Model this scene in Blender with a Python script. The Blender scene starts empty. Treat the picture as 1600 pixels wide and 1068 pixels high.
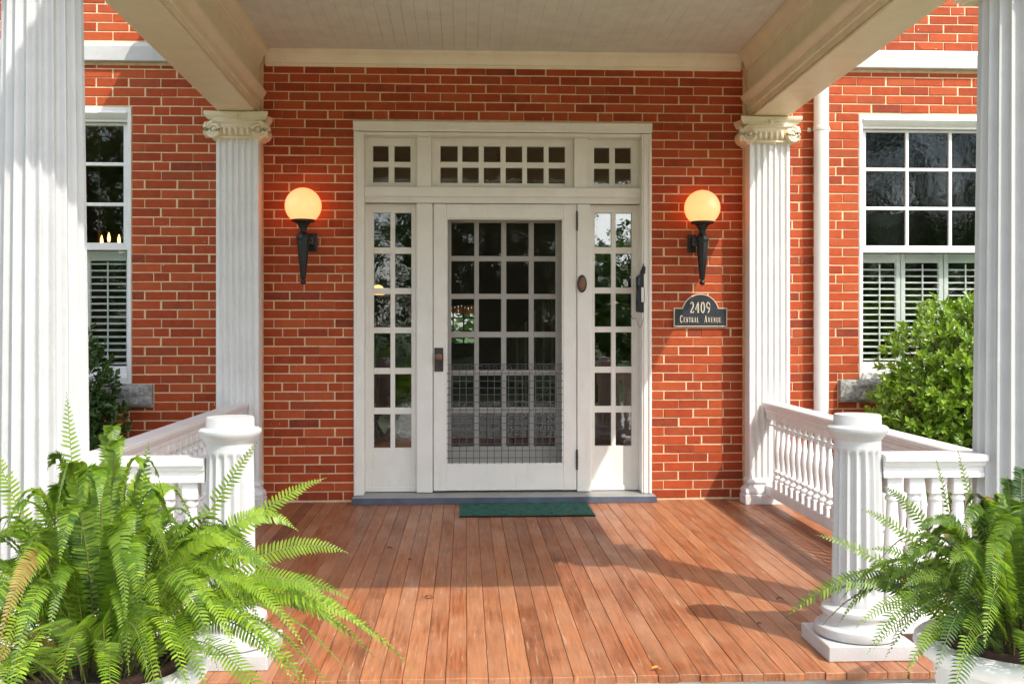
import bpy, math, random
from math import sin, cos, pi, radians, sqrt
from mathutils import Vector, noise
random.seed(7)
S = bpy.context.scene
COL = S.collection

# ------------------------------------------------------------------ camera
cam_d = bpy.data.cameras.new("camera")
cam = bpy.data.objects.new("camera", cam_d)
COL.objects.link(cam)
cam.location = (0.0, -7.27, 1.262)
cam.rotation_euler = (pi / 2, 0, -math.atan(73 / 1600.0))
cam_d.sensor_width = 36.0
cam_d.lens = 36.0
cam_d.shift_y = -26 / 1600.0
cam_d.clip_start = 0.05
cam_d.clip_end = 1000.0
S.camera = cam

# ------------------------------------------------------------------ light
SUN = Vector((-0.51, 0.62, -1.0)).normalized()      # travel direction
w = bpy.data.worlds.new("World")
S.world = w
w.use_nodes = True
nt = w.node_tree
bg = nt.nodes["Background"]
sky = nt.nodes.new("ShaderNodeTexSky")
sky.sky_type = 'NISHITA'
sky.sun_disc = False
sky.sun_elevation = math.asin(-SUN.z)
sky.sun_rotation = math.atan2(-SUN.x, -SUN.y)
sky.dust_density = 1.5
sky.air_density = 1.0
sky.ozone_density = 1.0
# fair weather clouds: the same sky, paler and brighter where the cloud is
tcw = nt.nodes.new("ShaderNodeTexCoord")
cmap = nt.nodes.new("ShaderNodeMapping"); cmap.inputs["Scale"].default_value = (1, 1, 2.6)
cno = nt.nodes.new("ShaderNodeTexNoise"); cno.inputs["Scale"].default_value = 3.2; cno.inputs["Detail"].default_value = 7; cno.inputs["Roughness"].default_value = 0.58
crp = nt.nodes.new("ShaderNodeValToRGB"); crp.color_ramp.elements[0].position = 0.40; crp.color_ramp.elements[1].position = 0.58
hsv = nt.nodes.new("ShaderNodeHueSaturation"); hsv.inputs["Saturation"].default_value = 0.22; hsv.inputs["Value"].default_value = 1.45
cmx = nt.nodes.new("ShaderNodeMix"); cmx.data_type = 'RGBA'
nt.links.new(tcw.outputs["Generated"], cmap.inputs[0]); nt.links.new(cmap.outputs[0], cno.inputs["Vector"])
nt.links.new(cno.outputs["Fac"], crp.inputs[0]); nt.links.new(sky.outputs[0], hsv.inputs["Color"])
nt.links.new(crp.outputs[0], cmx.inputs[0]); nt.links.new(sky.outputs[0], cmx.inputs[6]); nt.links.new(hsv.outputs[0], cmx.inputs[7])
nt.links.new(cmx.outputs[2], bg.inputs[0])
bg.inputs[1].default_value = 0.15
sl = bpy.data.lights.new("sun", 'SUN')
sl.energy = 2.0
sl.angle = radians(0.6)
sl.color = (1.0, 0.95, 0.88)
so = bpy.data.objects.new("sun", sl)
COL.objects.link(so)
so.location = (4, -8, 12)
so.rotation_euler = SUN.to_track_quat('-Z', 'Y').to_euler()
vs = S.view_settings
S.display_settings.display_device = 'sRGB'
vs.view_transform = 'Standard'
vs.look = 'None'
vs.exposure = 1.30
vs.gamma = 1.0
vs.use_curve_mapping = False
S.render.engine = 'CYCLES'
S.cycles.use_denoising = True
S.cycles.max_bounces = 10
S.cycles.diffuse_bounces = 6
S.cycles.transparent_max_bounces = 24
S.cycles.sample_clamp_indirect = 6.0

# ------------------------------------------------------------------ materials
def new_mat(name):
    m = bpy.data.materials.new(name)
    m.use_nodes = True
    n = m.node_tree
    return m, n, n.nodes["Principled BSDF"], n.nodes["Material Output"]

def nd(n, t, **kw):
    x = n.nodes.new(t)
    for k, v in kw.items():
        setattr(x, k, v)
    return x

def coords(n, scale=(1, 1, 1), rnd=0.0):
    tc = nd(n, "ShaderNodeTexCoord")
    mp = nd(n, "ShaderNodeMapping")
    mp.inputs["Scale"].default_value = scale
    if rnd:
        oi = nd(n, "ShaderNodeObjectInfo")
        ml = nd(n, "ShaderNodeVectorMath", operation='MULTIPLY_ADD')
        cx = nd(n, "ShaderNodeCombineXYZ")
        for i in range(3):
            n.links.new(oi.outputs["Random"], cx.inputs[i])
        ml.inputs[1].default_value = (rnd, rnd * 1.7, rnd * 2.3)
        n.links.new(cx.outputs[0], ml.inputs[0])
        n.links.new(tc.outputs["Object"], ml.inputs[2])
        n.links.new(ml.outputs[0], mp.inputs[0])
    else:
        n.links.new(tc.outputs["Object"], mp.inputs[0])
    return mp.outputs[0]

def noise_tex(n, vec, scale, detail=4, rough=0.55):
    t = nd(n, "ShaderNodeTexNoise")
    t.inputs["Scale"].default_value = scale
    t.inputs["Detail"].default_value = detail
    t.inputs["Roughness"].default_value = rough
    n.links.new(vec, t.inputs["Vector"])
    return t.outputs["Fac"]

def ramp(n, fac, stops):
    r = nd(n, "ShaderNodeValToRGB")
    e = r.color_ramp.elements
    while len(e) < len(stops):
        e.new(0.5)
    for i, (p, c) in enumerate(stops):
        e[i].position = p
        e[i].color = (c[0], c[1], c[2], 1) if isinstance(c, (tuple, list)) else (c, c, c, 1)
    n.links.new(fac, r.inputs[0])
    return r.outputs[0]

def mix(n, fac, a, b, mode='MIX'):
    m = nd(n, "ShaderNodeMix", data_type='RGBA', blend_type=mode)
    for sck, v in ((m.inputs[0], fac), (m.inputs[6], a), (m.inputs[7], b)):
        if isinstance(v, (int, float)):
            sck.default_value = v if sck == m.inputs[0] else (v, v, v, 1)
        elif isinstance(v, tuple):
            sck.default_value = (v[0], v[1], v[2], 1)
        else:
            n.links.new(v, sck)
    return m.outputs[2]

def bump(n, b, h, strength, dist):
    k = nd(n, "ShaderNodeBump")
    k.inputs["Strength"].default_value = strength
    k.inputs["Distance"].default_value = dist
    n.links.new(h, k.inputs["Height"])
    n.links.new(k.outputs[0], b.inputs["Normal"])

def paint(name, col, rough=0.45, var=0.06, bscale=90, bstr=0.25, bdist=0.002, wear=0.0):
    m, n, b, o = new_mat(name)
    v = coords(n)
    a = noise_tex(n, v, 7, 5)
    lo = tuple(c * (1 - var) for c in col)
    hi = tuple(min(1, c * (1 + var)) for c in col)
    c = ramp(n, a, [(0.35, lo), (0.65, hi)])
    if wear:
        g1 = ramp(n, noise_tex(n, coords(n, (9, 9, 1.6)), 2.2, 7, 0.7), [(0.56, 0.0), (0.80, wear)])
        c = mix(n, g1, c, (0.40, 0.36, 0.29))
        g2 = ramp(n, noise_tex(n, v, 55, 3, 0.6), [(0.70, 0.0), (0.74, wear * 1.4)])
        c = mix(n, g2, c, (0.33, 0.29, 0.24))
    n.links.new(c, b.inputs["Base Color"])
    b.inputs["Roughness"].default_value = rough
    if bstr:
        f = noise_tex(n, v, bscale, 3)
        g = noise_tex(n, v, bscale * 0.2, 3)
        ad = nd(n, "ShaderNodeMath", operation='ADD')
        n.links.new(f, ad.inputs[0]); n.links.new(g, ad.inputs[1])
        bump(n, b, ad.outputs[0], bstr, bdist)
    return m

M = {}
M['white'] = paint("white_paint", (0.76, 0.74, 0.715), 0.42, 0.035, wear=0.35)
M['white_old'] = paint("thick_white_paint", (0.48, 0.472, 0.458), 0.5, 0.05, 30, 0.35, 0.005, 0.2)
M['door_white'] = paint("door_paint", (0.80, 0.765, 0.69), 0.4, 0.03, wear=0.25)
M['cream'] = paint("cream_paint", (0.79, 0.68, 0.49), 0.42, 0.04, 120, 0.2, 0.002, 0.3)
M['ceil'] = paint("ceiling_paint", (0.66, 0.66, 0.58), 0.5, 0.06, 60, 0.2)
M['black'] = paint("black_iron", (0.012, 0.013, 0.013), 0.42, 0.3, 120, 0.3)
M['blackplastic'] = paint("black_plastic", (0.01, 0.01, 0.012), 0.3, 0.1, 100, 0)
M['bronze'] = paint("dark_bronze", (0.035, 0.025, 0.02), 0.4, 0.3)
M['brass'] = paint("brown_brass", (0.16, 0.075, 0.03), 0.4, 0.3)
M['wire'] = paint("grey_wire", (0.10, 0.10, 0.105), 0.5, 0.2, 100, 0)
M['shutter'] = paint("shutter_paint", (0.76, 0.76, 0.75), 0.5, 0.03, 100, 0)
M['greysill'] = paint("grey_sill_paint", (0.27, 0.265, 0.25), 0.5, 0.1)
M['bluesill'] = paint("blue_grey_edge_paint", (0.085, 0.10, 0.135), 0.5, 0.2)
M['letter'] = paint("tan_lettering", (0.62, 0.54, 0.42), 0.4, 0.05, 100, 0)
M['plaque'] = paint("black_plaque", (0.02, 0.025, 0.028), 0.45, 0.4, 160, 0.6)
M['room'] = paint("room_wall", (0.13, 0.085, 0.045), 0.7, 0.15)
M['roomceil'] = paint("room_ceiling", (0.28, 0.20, 0.115), 0.7, 0.1)
M['darkwood'] = paint("dark_wood", (0.07, 0.035, 0.02), 0.4, 0.3)
M['palewood'] = paint("pale_spindle", (0.42, 0.36, 0.27), 0.5, 0.1)
M['terracotta'] = paint("terracotta", (0.36, 0.15, 0.08), 0.8, 0.15)
M['rustpot'] = paint("brown_pot", (0.06, 0.025, 0.018), 0.6, 0.3)
M['soil'] = paint("soil", (0.03, 0.02, 0.014), 0.95, 0.5, 60, 1.0, 0.01)
M['curtain'] = paint("orange_curtain", (0.55, 0.28, 0.08), 0.9, 0.2)
M['roof'] = paint("roof_board", (0.5, 0.47, 0.42), 0.8, 0.1)
M['concrete'] = paint("pale_concrete", (0.55, 0.52, 0.47), 0.9, 0.14, 60, 0.5)
M['cheek'] = paint("white_cheek_paint", (0.72, 0.70, 0.67), 0.6, 0.06, 40, 0.5, 0.004)
M['urn'] = paint("urn_paint", (0.74, 0.72, 0.69), 0.45, 0.08, 30, 0.5, 0.004)
M['bark'] = paint("bark", (0.10, 0.065, 0.04), 0.9, 0.3, 60, 1, 0.01)
M['rachis'] = paint("rachis", (0.16, 0.17, 0.04), 0.6, 0.2, 100, 0)

# lawn
m, n, b, o = new_mat("lawn"); v = coords(n)
n.links.new(ramp(n, noise_tex(n, v, 3, 6), [(0.3, (0.035, 0.075, 0.012)), (0.7, (0.075, 0.13, 0.025))]), b.inputs["Base Color"])
b.inputs["Roughness"].default_value = 0.95
M['lawn'] = m

# brick (one tint per brick, whether it is an object or an island of a joined mesh)
m, n, b, o = new_mat("brick")
oi = nd(n, "ShaderNodeObjectInfo"); ge = nd(n, "ShaderNodeNewGeometry")
ad = nd(n, "ShaderNodeMath", operation='ADD'); fr = nd(n, "ShaderNodeMath", operation='FRACT')
n.links.new(oi.outputs["Random"], ad.inputs[0]); n.links.new(ge.outputs["Random Per Island"], ad.inputs[1])
n.links.new(ad.outputs[0], fr.inputs[0])
tint = ramp(n, fr.outputs[0], [(0.0, (0.27, 0.042, 0.013)), (0.3, (0.37, 0.058, 0.015)), (0.6, (0.43, 0.070, 0.019)), (0.88, (0.47, 0.100, 0.030)), (1.0, (0.17, 0.032, 0.018))])
v = coords(n, (1, 1, 1), 31.0)
c2 = mix(n, 0.35, tint, ramp(n, noise_tex(n, v, 16, 6, 0.65), [(0.3, (0.20, 0.032, 0.013)), (0.7, (0.48, 0.090, 0.028))]))
fl = ramp(n, noise_tex(n, v, 42, 2, 0.5), [(0.73, 0.0), (0.76, 1.0)])
gate = ramp(n, noise_tex(n, v, 3.0, 2), [(0.56, 0.0), (0.62, 1.0)])
c3 = mix(n, mix(n, 1.0, fl, gate, 'MULTIPLY'), c2, (0.62, 0.55, 0.45))
n.links.new(c3, b.inputs["Base Color"])
b.inputs["Roughness"].default_value = 0.7
b.inputs["Specular IOR Level"].default_value = 0.2
bump(n, b, noise_tex(n, v, 70, 6, 0.6), 0.45, 0.003)
M['brick'] = m

m, n, b, o = new_mat("mortar"); v = coords(n)
n.links.new(ramp(n, noise_tex(n, v, 25, 6), [(0.3, (0.62, 0.43, 0.25)), (0.7, (0.82, 0.61, 0.39))]), b.inputs["Base Color"])
b.inputs["Roughness"].default_value = 0.9
bump(n, b, noise_tex(n, v, 150, 4), 0.5, 0.002)
M['mortar'] = m

# deck wood, grain along y
m, n, b, o = new_mat("deck_wood")
oi = nd(n, "ShaderNodeObjectInfo")
v = coords(n, (26, 1.1, 10), 60.0)
v2 = coords(n, (1.6, 0.8, 1), 40.0)
base = ramp(n, oi.outputs["Random"], [(0.0, (0.20, 0.063, 0.022)), (0.3, (0.30, 0.098, 0.034)), (0.6, (0.25, 0.083, 0.031)), (0.85, (0.35, 0.130, 0.049)), (1.0, (0.165, 0.053, 0.022))])
g = ramp(n, noise_tex(n, v, 3.2, 8, 0.65), [(0.28, 0.40), (0.5, 0.98), (0.74, 1.5)])
c1 = mix(n, 1.0, base, g, 'MULTIPLY')
wn = ramp(n, noise_tex(n, v2, 2.3, 5, 0.6), [(0.4, 0.0), (0.72, 1.0)])
c2 = mix(n, mix(n, 0.72, 0.0, wn), c1, (0.42, 0.21, 0.11))
sc = ramp(n, noise_tex(n, coords(n, (34, 2.2, 8), 90.0), 2.0, 6, 0.7), [(0.58, 0.0), (0.70, 0.75)])
c3 = mix(n, sc, c2, (0.52, 0.34, 0.23))
dk = ramp(n, noise_tex(n, coords(n, (3, 1.2, 8), 55.0), 2.6, 4, 0.6), [(0.60, 0.0), (0.78, 0.6)])
c4 = mix(n, dk, c3, (0.10, 0.045, 0.025))
n.links.new(c4, b.inputs["Base Color"])
n.links.new(ramp(n, noise_tex(n, v2, 3, 4), [(0.3, 0.34), (0.7, 0.58)]), b.inputs["Roughness"])
bump(n, b, noise_tex(n, v, 5, 6, 0.6), 0.35, 0.0015)
M['deck'] = m

# rough granite
m, n, b, o = new_mat("rough_granite"); v = coords(n)
n.links.new(ramp(n, noise_tex(n, v, 30, 8, 0.7), [(0.28, (0.10, 0.10, 0.10)), (0.5, (0.30, 0.29, 0.27)), (0.75, (0.55, 0.53, 0.50))]), b.inputs["Base Color"])
b.inputs["Roughness"].default_value = 0.85
bump(n, b, noise_tex(n, v, 45, 8, 0.7), 1.0, 0.012)
M['granite'] = m

# doormat
m, n, b, o = new_mat("mat_fibre")
v = coords(n, (1, 1, 1))
dash = ramp(n, noise_tex(n, coords(n, (16, 70, 1)), 1.0, 2), [(0.50, 0.0), (0.56, 1.0)])
fine = ramp(n, noise_tex(n, v, 160, 3), [(0.3, (0.008, 0.09, 0.058)), (0.7, (0.022, 0.17, 0.105))])
n.links.new(mix(n, dash, fine, (0.012, 0.022, 0.028)), b.inputs["Base Color"])
b.inputs["Roughness"].default_value = 0.95
bump(n, b, noise_tex(n, v, 180, 3), 1.0, 0.004)
M['mat'] = m

# old window glass: see-through with a wavy reflection
def glass(name, wave, wstr, tint=(0.93, 0.95, 0.93), extra=1.6):
    m, n, b, o = new_mat(name)
    n.nodes.remove(b)
    tr = nd(n, "ShaderNodeBsdfTransparent"); tr.inputs[0].default_value = (*tint, 1)
    gl = nd(n, "ShaderNodeBsdfGlossy"); gl.inputs["Roughness"].default_value = 0.015
    gl.inputs[0].default_value = (1, 1, 1, 1)
    v = coords(n, (1, 1, 1), 17.0)
    bp = nd(n, "ShaderNodeBump"); bp.inputs["Strength"].default_value = wstr; bp.inputs["Distance"].default_value = 0.01
    n.links.new(noise_tex(n, v, wave, 3, 0.6), bp.inputs["Height"])
    n.links.new(bp.outputs[0], gl.inputs["Normal"])
    lw_n = nd(n, "ShaderNodeLayerWeight"); lw_n.inputs[0].default_value = 0.5
    pw_n = nd(n, "ShaderNodeMath", operation='POWER'); pw_n.inputs[1].default_value = 5.0
    n.links.new(lw_n.outputs["Facing"], pw_n.inputs[0])
    ma = nd(n, "ShaderNodeMath", operation='MULTIPLY_ADD'); ma.inputs[1].default_value = 0.9; ma.inputs[2].default_value = 0.04
    n.links.new(pw_n.outputs[0], ma.inputs[0])
    mu = nd(n, "ShaderNodeMath", operation='MULTIPLY'); mu.inputs[1].default_value = extra; mu.use_clamp = True
    n.links.new(ma.outputs[0], mu.inputs[0])
    ms = nd(n, "ShaderNodeMixShader")
    n.links.new(mu.outputs[0], ms.inputs[0]); n.links.new(tr.outputs[0], ms.inputs[1]); n.links.new(gl.outputs[0], ms.inputs[2])
    n.links.new(ms.outputs[0], o.inputs[0])
    return m
M['glass'] = glass("door_glass", 8, 0.055, (0.93, 0.95, 0.93), 1.5)
M['glass_wavy'] = glass("wavy_window_glass", 16, 0.07, (0.40, 0.42, 0.42), 1.5)
M['glass_left'] = glass('left_window_glass', 7, 0.05, (0.95, 0.95, 0.93), 0.75)
M['glass_calm'] = glass("calm_glass", 6, 0.045, (0.6, 0.62, 0.6), 4.0)

# insect screen
m, n, b, o = new_mat("insect_screen")
n.nodes.remove(b)
tr = nd(n, "ShaderNodeBsdfTransparent"); df = nd(n, "ShaderNodeBsdfDiffuse"); df.inputs[0].default_value = (0.028, 0.024, 0.020, 1)
ms = nd(n, "ShaderNodeMixShader"); ms.inputs[0].default_value = 0.33
n.links.new(tr.outputs[0], ms.inputs[1]); n.links.new(df.outputs[0], ms.inputs[2]); n.links.new(ms.outputs[0], o.inputs[0])
M['screen'] = m

def emis(name, col, s):
    m, n, b, o = new_mat(name)
    b.inputs["Base Color"].default_value = (0.35, 0.27, 0.19, 1)
    b.inputs["Roughness"].default_value = 0.25
    b.inputs["Emission Color"].default_value = (*col, 1)
    b.inputs["Emission Strength"].default_value = s
    return m, n, b
# opal globe: the frosted glass glows most where one looks straight through it
m, n, b = emis("opal_globe", (1.0, 0.28, 0.085), 0.98)
lw = nd(n, "ShaderNodeLayerWeight"); lw.inputs[0].default_value = 0.42
n.links.new(ramp(n, lw.outputs["Facing"], [(0.0, (1.0, 0.262, 0.088)), (0.6, (1.0, 0.245, 0.084)), (1.0, (0.95, 0.215, 0.078))]), b.inputs["Emission Color"])
M['globe'] = m
M['bulb'] = emis("flame_bulb", (1.0, 0.42, 0.12), 3.5)[0]
M['lampshade'] = emis("lit_shade", (1.0, 0.5, 0.16), 1.2)[0]
M['candle'] = emis("lit_candle_sleeve", (1.0, 0.35, 0.06), 0.12)[0]

def leafmat(name, lo, hi, tl, gloss=0.35, trans=0.35):
    m, n, b, o = new_mat(name)
    oi = nd(n, "ShaderNodeObjectInfo"); ge = nd(n, "ShaderNodeNewGeometry")
    a1 = nd(n, "ShaderNodeMath", operation='ADD'); fr = nd(n, "ShaderNodeMath", operation='FRACT')
    n.links.new(oi.outputs["Random"], a1.inputs[0]); 
    k = nd(n, "ShaderNodeMath", operation='MULTIPLY'); k.inputs[1].default_value = 0.6
    n.links.new(ge.outputs["Random Per Island"], k.inputs[0]); n.links.new(k.outputs[0], a1.inputs[1])
    n.links.new(a1.outputs[0], fr.inputs[0])
    c = ramp(n, fr.outputs[0], [(0.0, lo), (1.0, hi)])
    n.links.new(c, b.inputs["Base Color"])
    b.inputs["Roughness"].default_value = gloss
    tb = nd(n, "ShaderNodeBsdfTranslucent")
    n.links.new(mix(n, 1.0, c, tl, 'MULTIPLY'), tb.inputs[0])
    ms = nd(n, "ShaderNodeMixShader"); ms.inputs[0].default_value = trans
    n.links.new(b.outputs[0], ms.inputs[1]); n.links.new(tb.outputs[0], ms.inputs[2]); n.links.new(ms.outputs[0], o.inputs[0])
    return m
M['fern'] = leafmat("fern_leaf", (0.085, 0.18, 0.014), (0.28, 0.40, 0.030), (1.5, 1.5, 0.9), 0.45, 0.45)
M['fern_dark'] = leafmat("dark_fern_leaf", (0.06, 0.13, 0.014), (0.22, 0.33, 0.035), (1.5, 1.5, 0.8), 0.45, 0.4)
M['fern_old'] = leafmat('faded_fern_leaf', (0.20, 0.14, 0.03), (0.34, 0.26, 0.06), (1.2, 1.1, 0.8), 0.6, 0.3)
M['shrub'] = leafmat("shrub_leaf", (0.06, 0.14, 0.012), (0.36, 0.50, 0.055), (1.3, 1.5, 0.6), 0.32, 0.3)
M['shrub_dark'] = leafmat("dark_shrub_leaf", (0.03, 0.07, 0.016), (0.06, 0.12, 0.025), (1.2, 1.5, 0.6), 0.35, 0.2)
M['tree'] = leafmat("tree_leaf", (0.035, 0.075, 0.014), (0.085, 0.14, 0.025), (1.4, 1.6, 0.7), 0.6, 0.3)
M['houseplant'] = leafmat("houseplant_leaf", (0.10, 0.19, 0.08), (0.22, 0.34, 0.18), (1.2, 1.4, 0.8), 0.4, 0.2)
M['curtain'] = leafmat('orange_curtain', (0.5, 0.22, 0.05), (0.6, 0.3, 0.08), (1.5, 1.5, 1.2), 0.8, 0.7)
M['deadleaf'] = paint("dead_leaf", (0.17, 0.07, 0.022), 0.8, 0.4, 100, 0)
M['orangeleaf'] = paint("orange_leaf", (0.65, 0.22, 0.03), 0.8, 0.2, 100, 0)

# ------------------------------------------------------------------ mesh builder
class MB:
    def __init__(s):
        s.v = []; s.f = []
    def add(s, vs, fs):
        o = len(s.v)
        s.v.extend(vs)
        s.f.extend([tuple(i + o for i in f) for f in fs])
        return s
    def box(s, x0, x1, y0, y1, z0, z1, c=0.0):
        if x0 > x1: x0, x1 = x1, x0
        if y0 > y1: y0, y1 = y1, y0
        if z0 > z1: z0, z1 = z1, z0
        if c <= 0:
            vs = [(x, y, z) for z in (z0, z1) for y in (y0, y1) for x in (x0, x1)]
            return s.add(vs, [(0, 2, 3, 1), (4, 5, 7, 6), (0, 1, 5, 4), (2, 6, 7, 3), (0, 4, 6, 2), (1, 3, 7, 5)])
        c = min(c, (x1 - x0) * .45, (y1 - y0) * .45, (z1 - z0) * .45)
        X = (x0, x1); Y = (y0, y1); Z = (z0, z1)
        vs = []; idx = {}
        for i in (0, 1):
            for j in (0, 1):
                for k in (0, 1):
                    sx, sy, sz = (1 - 2 * i) * c, (1 - 2 * j) * c, (1 - 2 * k) * c
                    for a, p in enumerate(((X[i], Y[j] + sy, Z[k] + sz), (X[i] + sx, Y[j], Z[k] + sz), (X[i] + sx, Y[j] + sy, Z[k]))):
                        idx[(i, j, k, a)] = len(vs); vs.append(p)
        fs = []
        def q(*ks): fs.append(tuple(idx[k] for k in ks))
        for i in (0, 1):
            t = [(i, 0, 0, 0), (i, 1, 0, 0), (i, 1, 1, 0), (i, 0, 1, 0)]
            q(*(t if i else t[::-1]))
            t = [(0, i, 0, 1), (1, i, 0, 1), (1, i, 1, 1), (0, i, 1, 1)]
            q(*(t[::-1] if i else t))
            t = [(0, 0, i, 2), (1, 0, i, 2), (1, 1, i, 2), (0, 1, i, 2)]
            q(*(t if i else t[::-1]))
        for i in (0, 1):
            for j in (0, 1):
                t = [(i, j, 0, 0), (i, j, 0, 1), (i, j, 1, 1), (i, j, 1, 0)]
                q(*(t if (i + j) % 2 == 1 else t[::-1]))
                t = [(i, 0, j, 0), (i, 0, j, 2), (i, 1, j, 2), (i, 1, j, 0)]
                q(*(t[::-1] if (i + j) % 2 == 1 else t))
                t = [(0, i, j, 1), (0, i, j, 2), (1, i, j, 2), (1, i, j, 1)]
                q(*(t if (i + j) % 2 == 1 else t[::-1]))
                for k in (0, 1):
                    t = [(i, j, k, 0), (i, j, k, 1), (i, j, k, 2)]
                    q(*(t if (i + j + k) % 2 == 1 else t[::-1]))
        return s.add(vs, fs)
    def prism(s, pts, fn, closed=True, caps=True):
        """pts: 2D profile; fn(p, t) -> xyz at t=0 and t=1"""
        nn = len(pts)
        vs = [fn(p, 0) for p in pts] + [fn(p, 1) for p in pts]
        fs = [(i, (i + 1) % nn, nn + (i + 1) % nn, nn + i) for i in range(nn if closed else nn - 1)]
        if closed and caps:
            fs += [tuple(range(nn - 1, -1, -1)), tuple(range(nn, 2 * nn))]
        return s.add(vs, fs)
    def lathe(s, prof, n, c, rf=None, sx=1, sy=1, cap=True):
        vs = []; fs = []
        for (r, z, *fl) in prof:
            for k in range(n):
                a = 2 * pi * k / n
                rr = r * (rf(a, fl[0]) if (rf and fl) else 1)
                vs.append((c[0] + rr * cos(a) * sx, c[1] + rr * sin(a) * sy, c[2] + z))
        for i in range(len(prof) - 1):
            for k in range(n):
                k2 = (k + 1) % n
                fs.append((i * n + k, i * n + k2, (i + 1) * n + k2, (i + 1) * n + k))
        if cap:
            fs.append(tuple(range(n - 1, -1, -1)))
            L = (len(prof) - 1) * n
            fs.append(tuple(range(L, L + n)))
        return s.add(vs, fs)
    def tube(s, pts, r, n=6, cap=True):
        pts = [Vector(p) for p in pts]
        vs = []; fs = []
        up = Vector((0, 0, 1))
        for i, p in enumerate(pts):
            t = (pts[min(i + 1, len(pts) - 1)] - pts[max(i - 1, 0)]).normalized()
            a = t.cross(up)
            if a.length < 1e-3: a = t.cross(Vector((1, 0, 0)))
            a.normalize(); bb = t.cross(a).normalized()
            rr = r[i] if isinstance(r, (list, tuple)) else r
            for k in range(n):
                g = 2 * pi * k / n
                vs.append(tuple(p + a * (rr * cos(g)) + bb * (rr * sin(g))))
        for i in range(len(pts) - 1):
            for k in range(n):
                k2 = (k + 1) % n
                fs.append((i * n + k, i * n + k2, (i + 1) * n + k2, (i + 1) * n + k))
        if cap:
            fs.append(tuple(range(n - 1, -1, -1))); L = (len(pts) - 1) * n
            fs.append(tuple(range(L, L + n)))
        return s.add(vs, fs)
    def ball(s, c, rx, ry=None, rz=None, n=10, m=7):
        ry = ry or rx; rz = rz or rx
        prof = [(max(1e-4, sin(pi * i / m)), -cos(pi * i / m)) for i in range(m + 1)]
        vs = []; fs = []
        for r, z in prof:
            for k in range(n):
                a = 2 * pi * k / n
                vs.append((c[0] + rx * r * cos(a), c[1] + ry * r * sin(a), c[2] + rz * z))
        for i in range(m):
            for k in range(n):
                k2 = (k + 1) % n
                fs.append((i * n + k, i * n + k2, (i + 1) * n + k2, (i + 1) * n + k))
        return s.add(vs, fs)
    def mesh(s, name, mat, smooth=None, off=(0, 0, 0)):
        me = bpy.data.meshes.new(name)
        ox, oy, oz = off
        me.from_pydata([(x - ox, y - oy, z - oz) for x, y, z in s.v] if any(off) else s.v, [], s.f)
        me.materials.append(M[mat])
        if smooth is not None:
            me.polygons.foreach_set("use_smooth", [True] * len(me.polygons))
            if smooth < 180: me.set_sharp_from_angle(angle=radians(smooth))
        me.update()
        return me
    def build(s, name, mat, parent=None, smooth=None):
        off = world_loc(parent) if parent else (0, 0, 0)
        return link(name, s.mesh(name, mat, smooth, off), parent)

def world_loc(o):
    v = Vector((0, 0, 0))
    while o is not None:
        v = v + o.location; o = o.parent
    return tuple(v)

def link(name, me, parent=None, loc=None):
    o = bpy.data.objects.new(name, me)
    COL.objects.link(o)
    if parent:
        o.parent = parent
        if loc is not None:
            o.location = Vector(loc) - Vector(world_loc(parent))
    elif loc is not None:
        o.location = loc
    return o

def thing(name, label, cat, loc=(0, 0, 0), group=None):
    o = bpy.data.objects.new(name, None)
    COL.objects.link(o)
    o.location = loc
    o.empty_display_size = 0.1
    o['label'] = label; o['category'] = cat; o['kind'] = 'thing'
    if group: o['group'] = group
    return o

def tag(o, label, cat, group=None):
    o['label'] = label; o['category'] = cat; o['kind'] = 'thing'
    if group: o['group'] = group
    return o

def structure(name, label=None):
    o = bpy.data.objects.new(name, None)
    COL.objects.link(o)
    o['kind'] = 'structure'
    if label: o['label'] = label
    return o

def kind(o, k):
    o['kind'] = k
    return o

AX = 0.29                      # symmetry axis of the porch
HALF = 1.87                    # from the axis to column centres
XL, XR = AX - HALF, AX + HALF  # -1.58, 2.16
YM, YO = 0.10, 0.02            # faces of recessed entrance wall and of the outer walls
GZ = -0.55                     # ground
SL = 0.025                     # rise of the porch roof towards the front

# ------------------------------------------------------------------ ground, steps, sky side
g = MB()
def gq(x0, x1, y0, y1, z): g.add([(x0, y0, z), (x1, y0, z), (x1, y1, z), (x0, y1, z)], [(0, 1, 2, 3)])
gq(-300, 300, -300, 300, GZ)
o = kind(g.build('lawn', 'lawn'), 'structure')
g = MB().box(-4.2, 4.8, -15, -5.02, GZ + 0.004, GZ + 0.03, 0.01)  # unseen paving, made extra wide and pale to bounce light under the roof
kind(g.build('front_bounce_walk', 'concrete'), 'structure')
st = structure('front_steps')
for i in range(2):
    z = -0.19 - 0.18 * i
    MB().box(-0.66, 1.25, -3.98 - 0.32 * i, -3.59, z - (0.36 - 0.18 * i), z - .035).build('riser', 'cheek', st)
    MB().box(-0.66, 1.25, -4.01 - 0.32 * i, -3.59 - 0.32 * i + (0.0 if i == 0 else -.09), z - .033, z, 0.01).build('tread', 'concrete', st)

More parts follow.
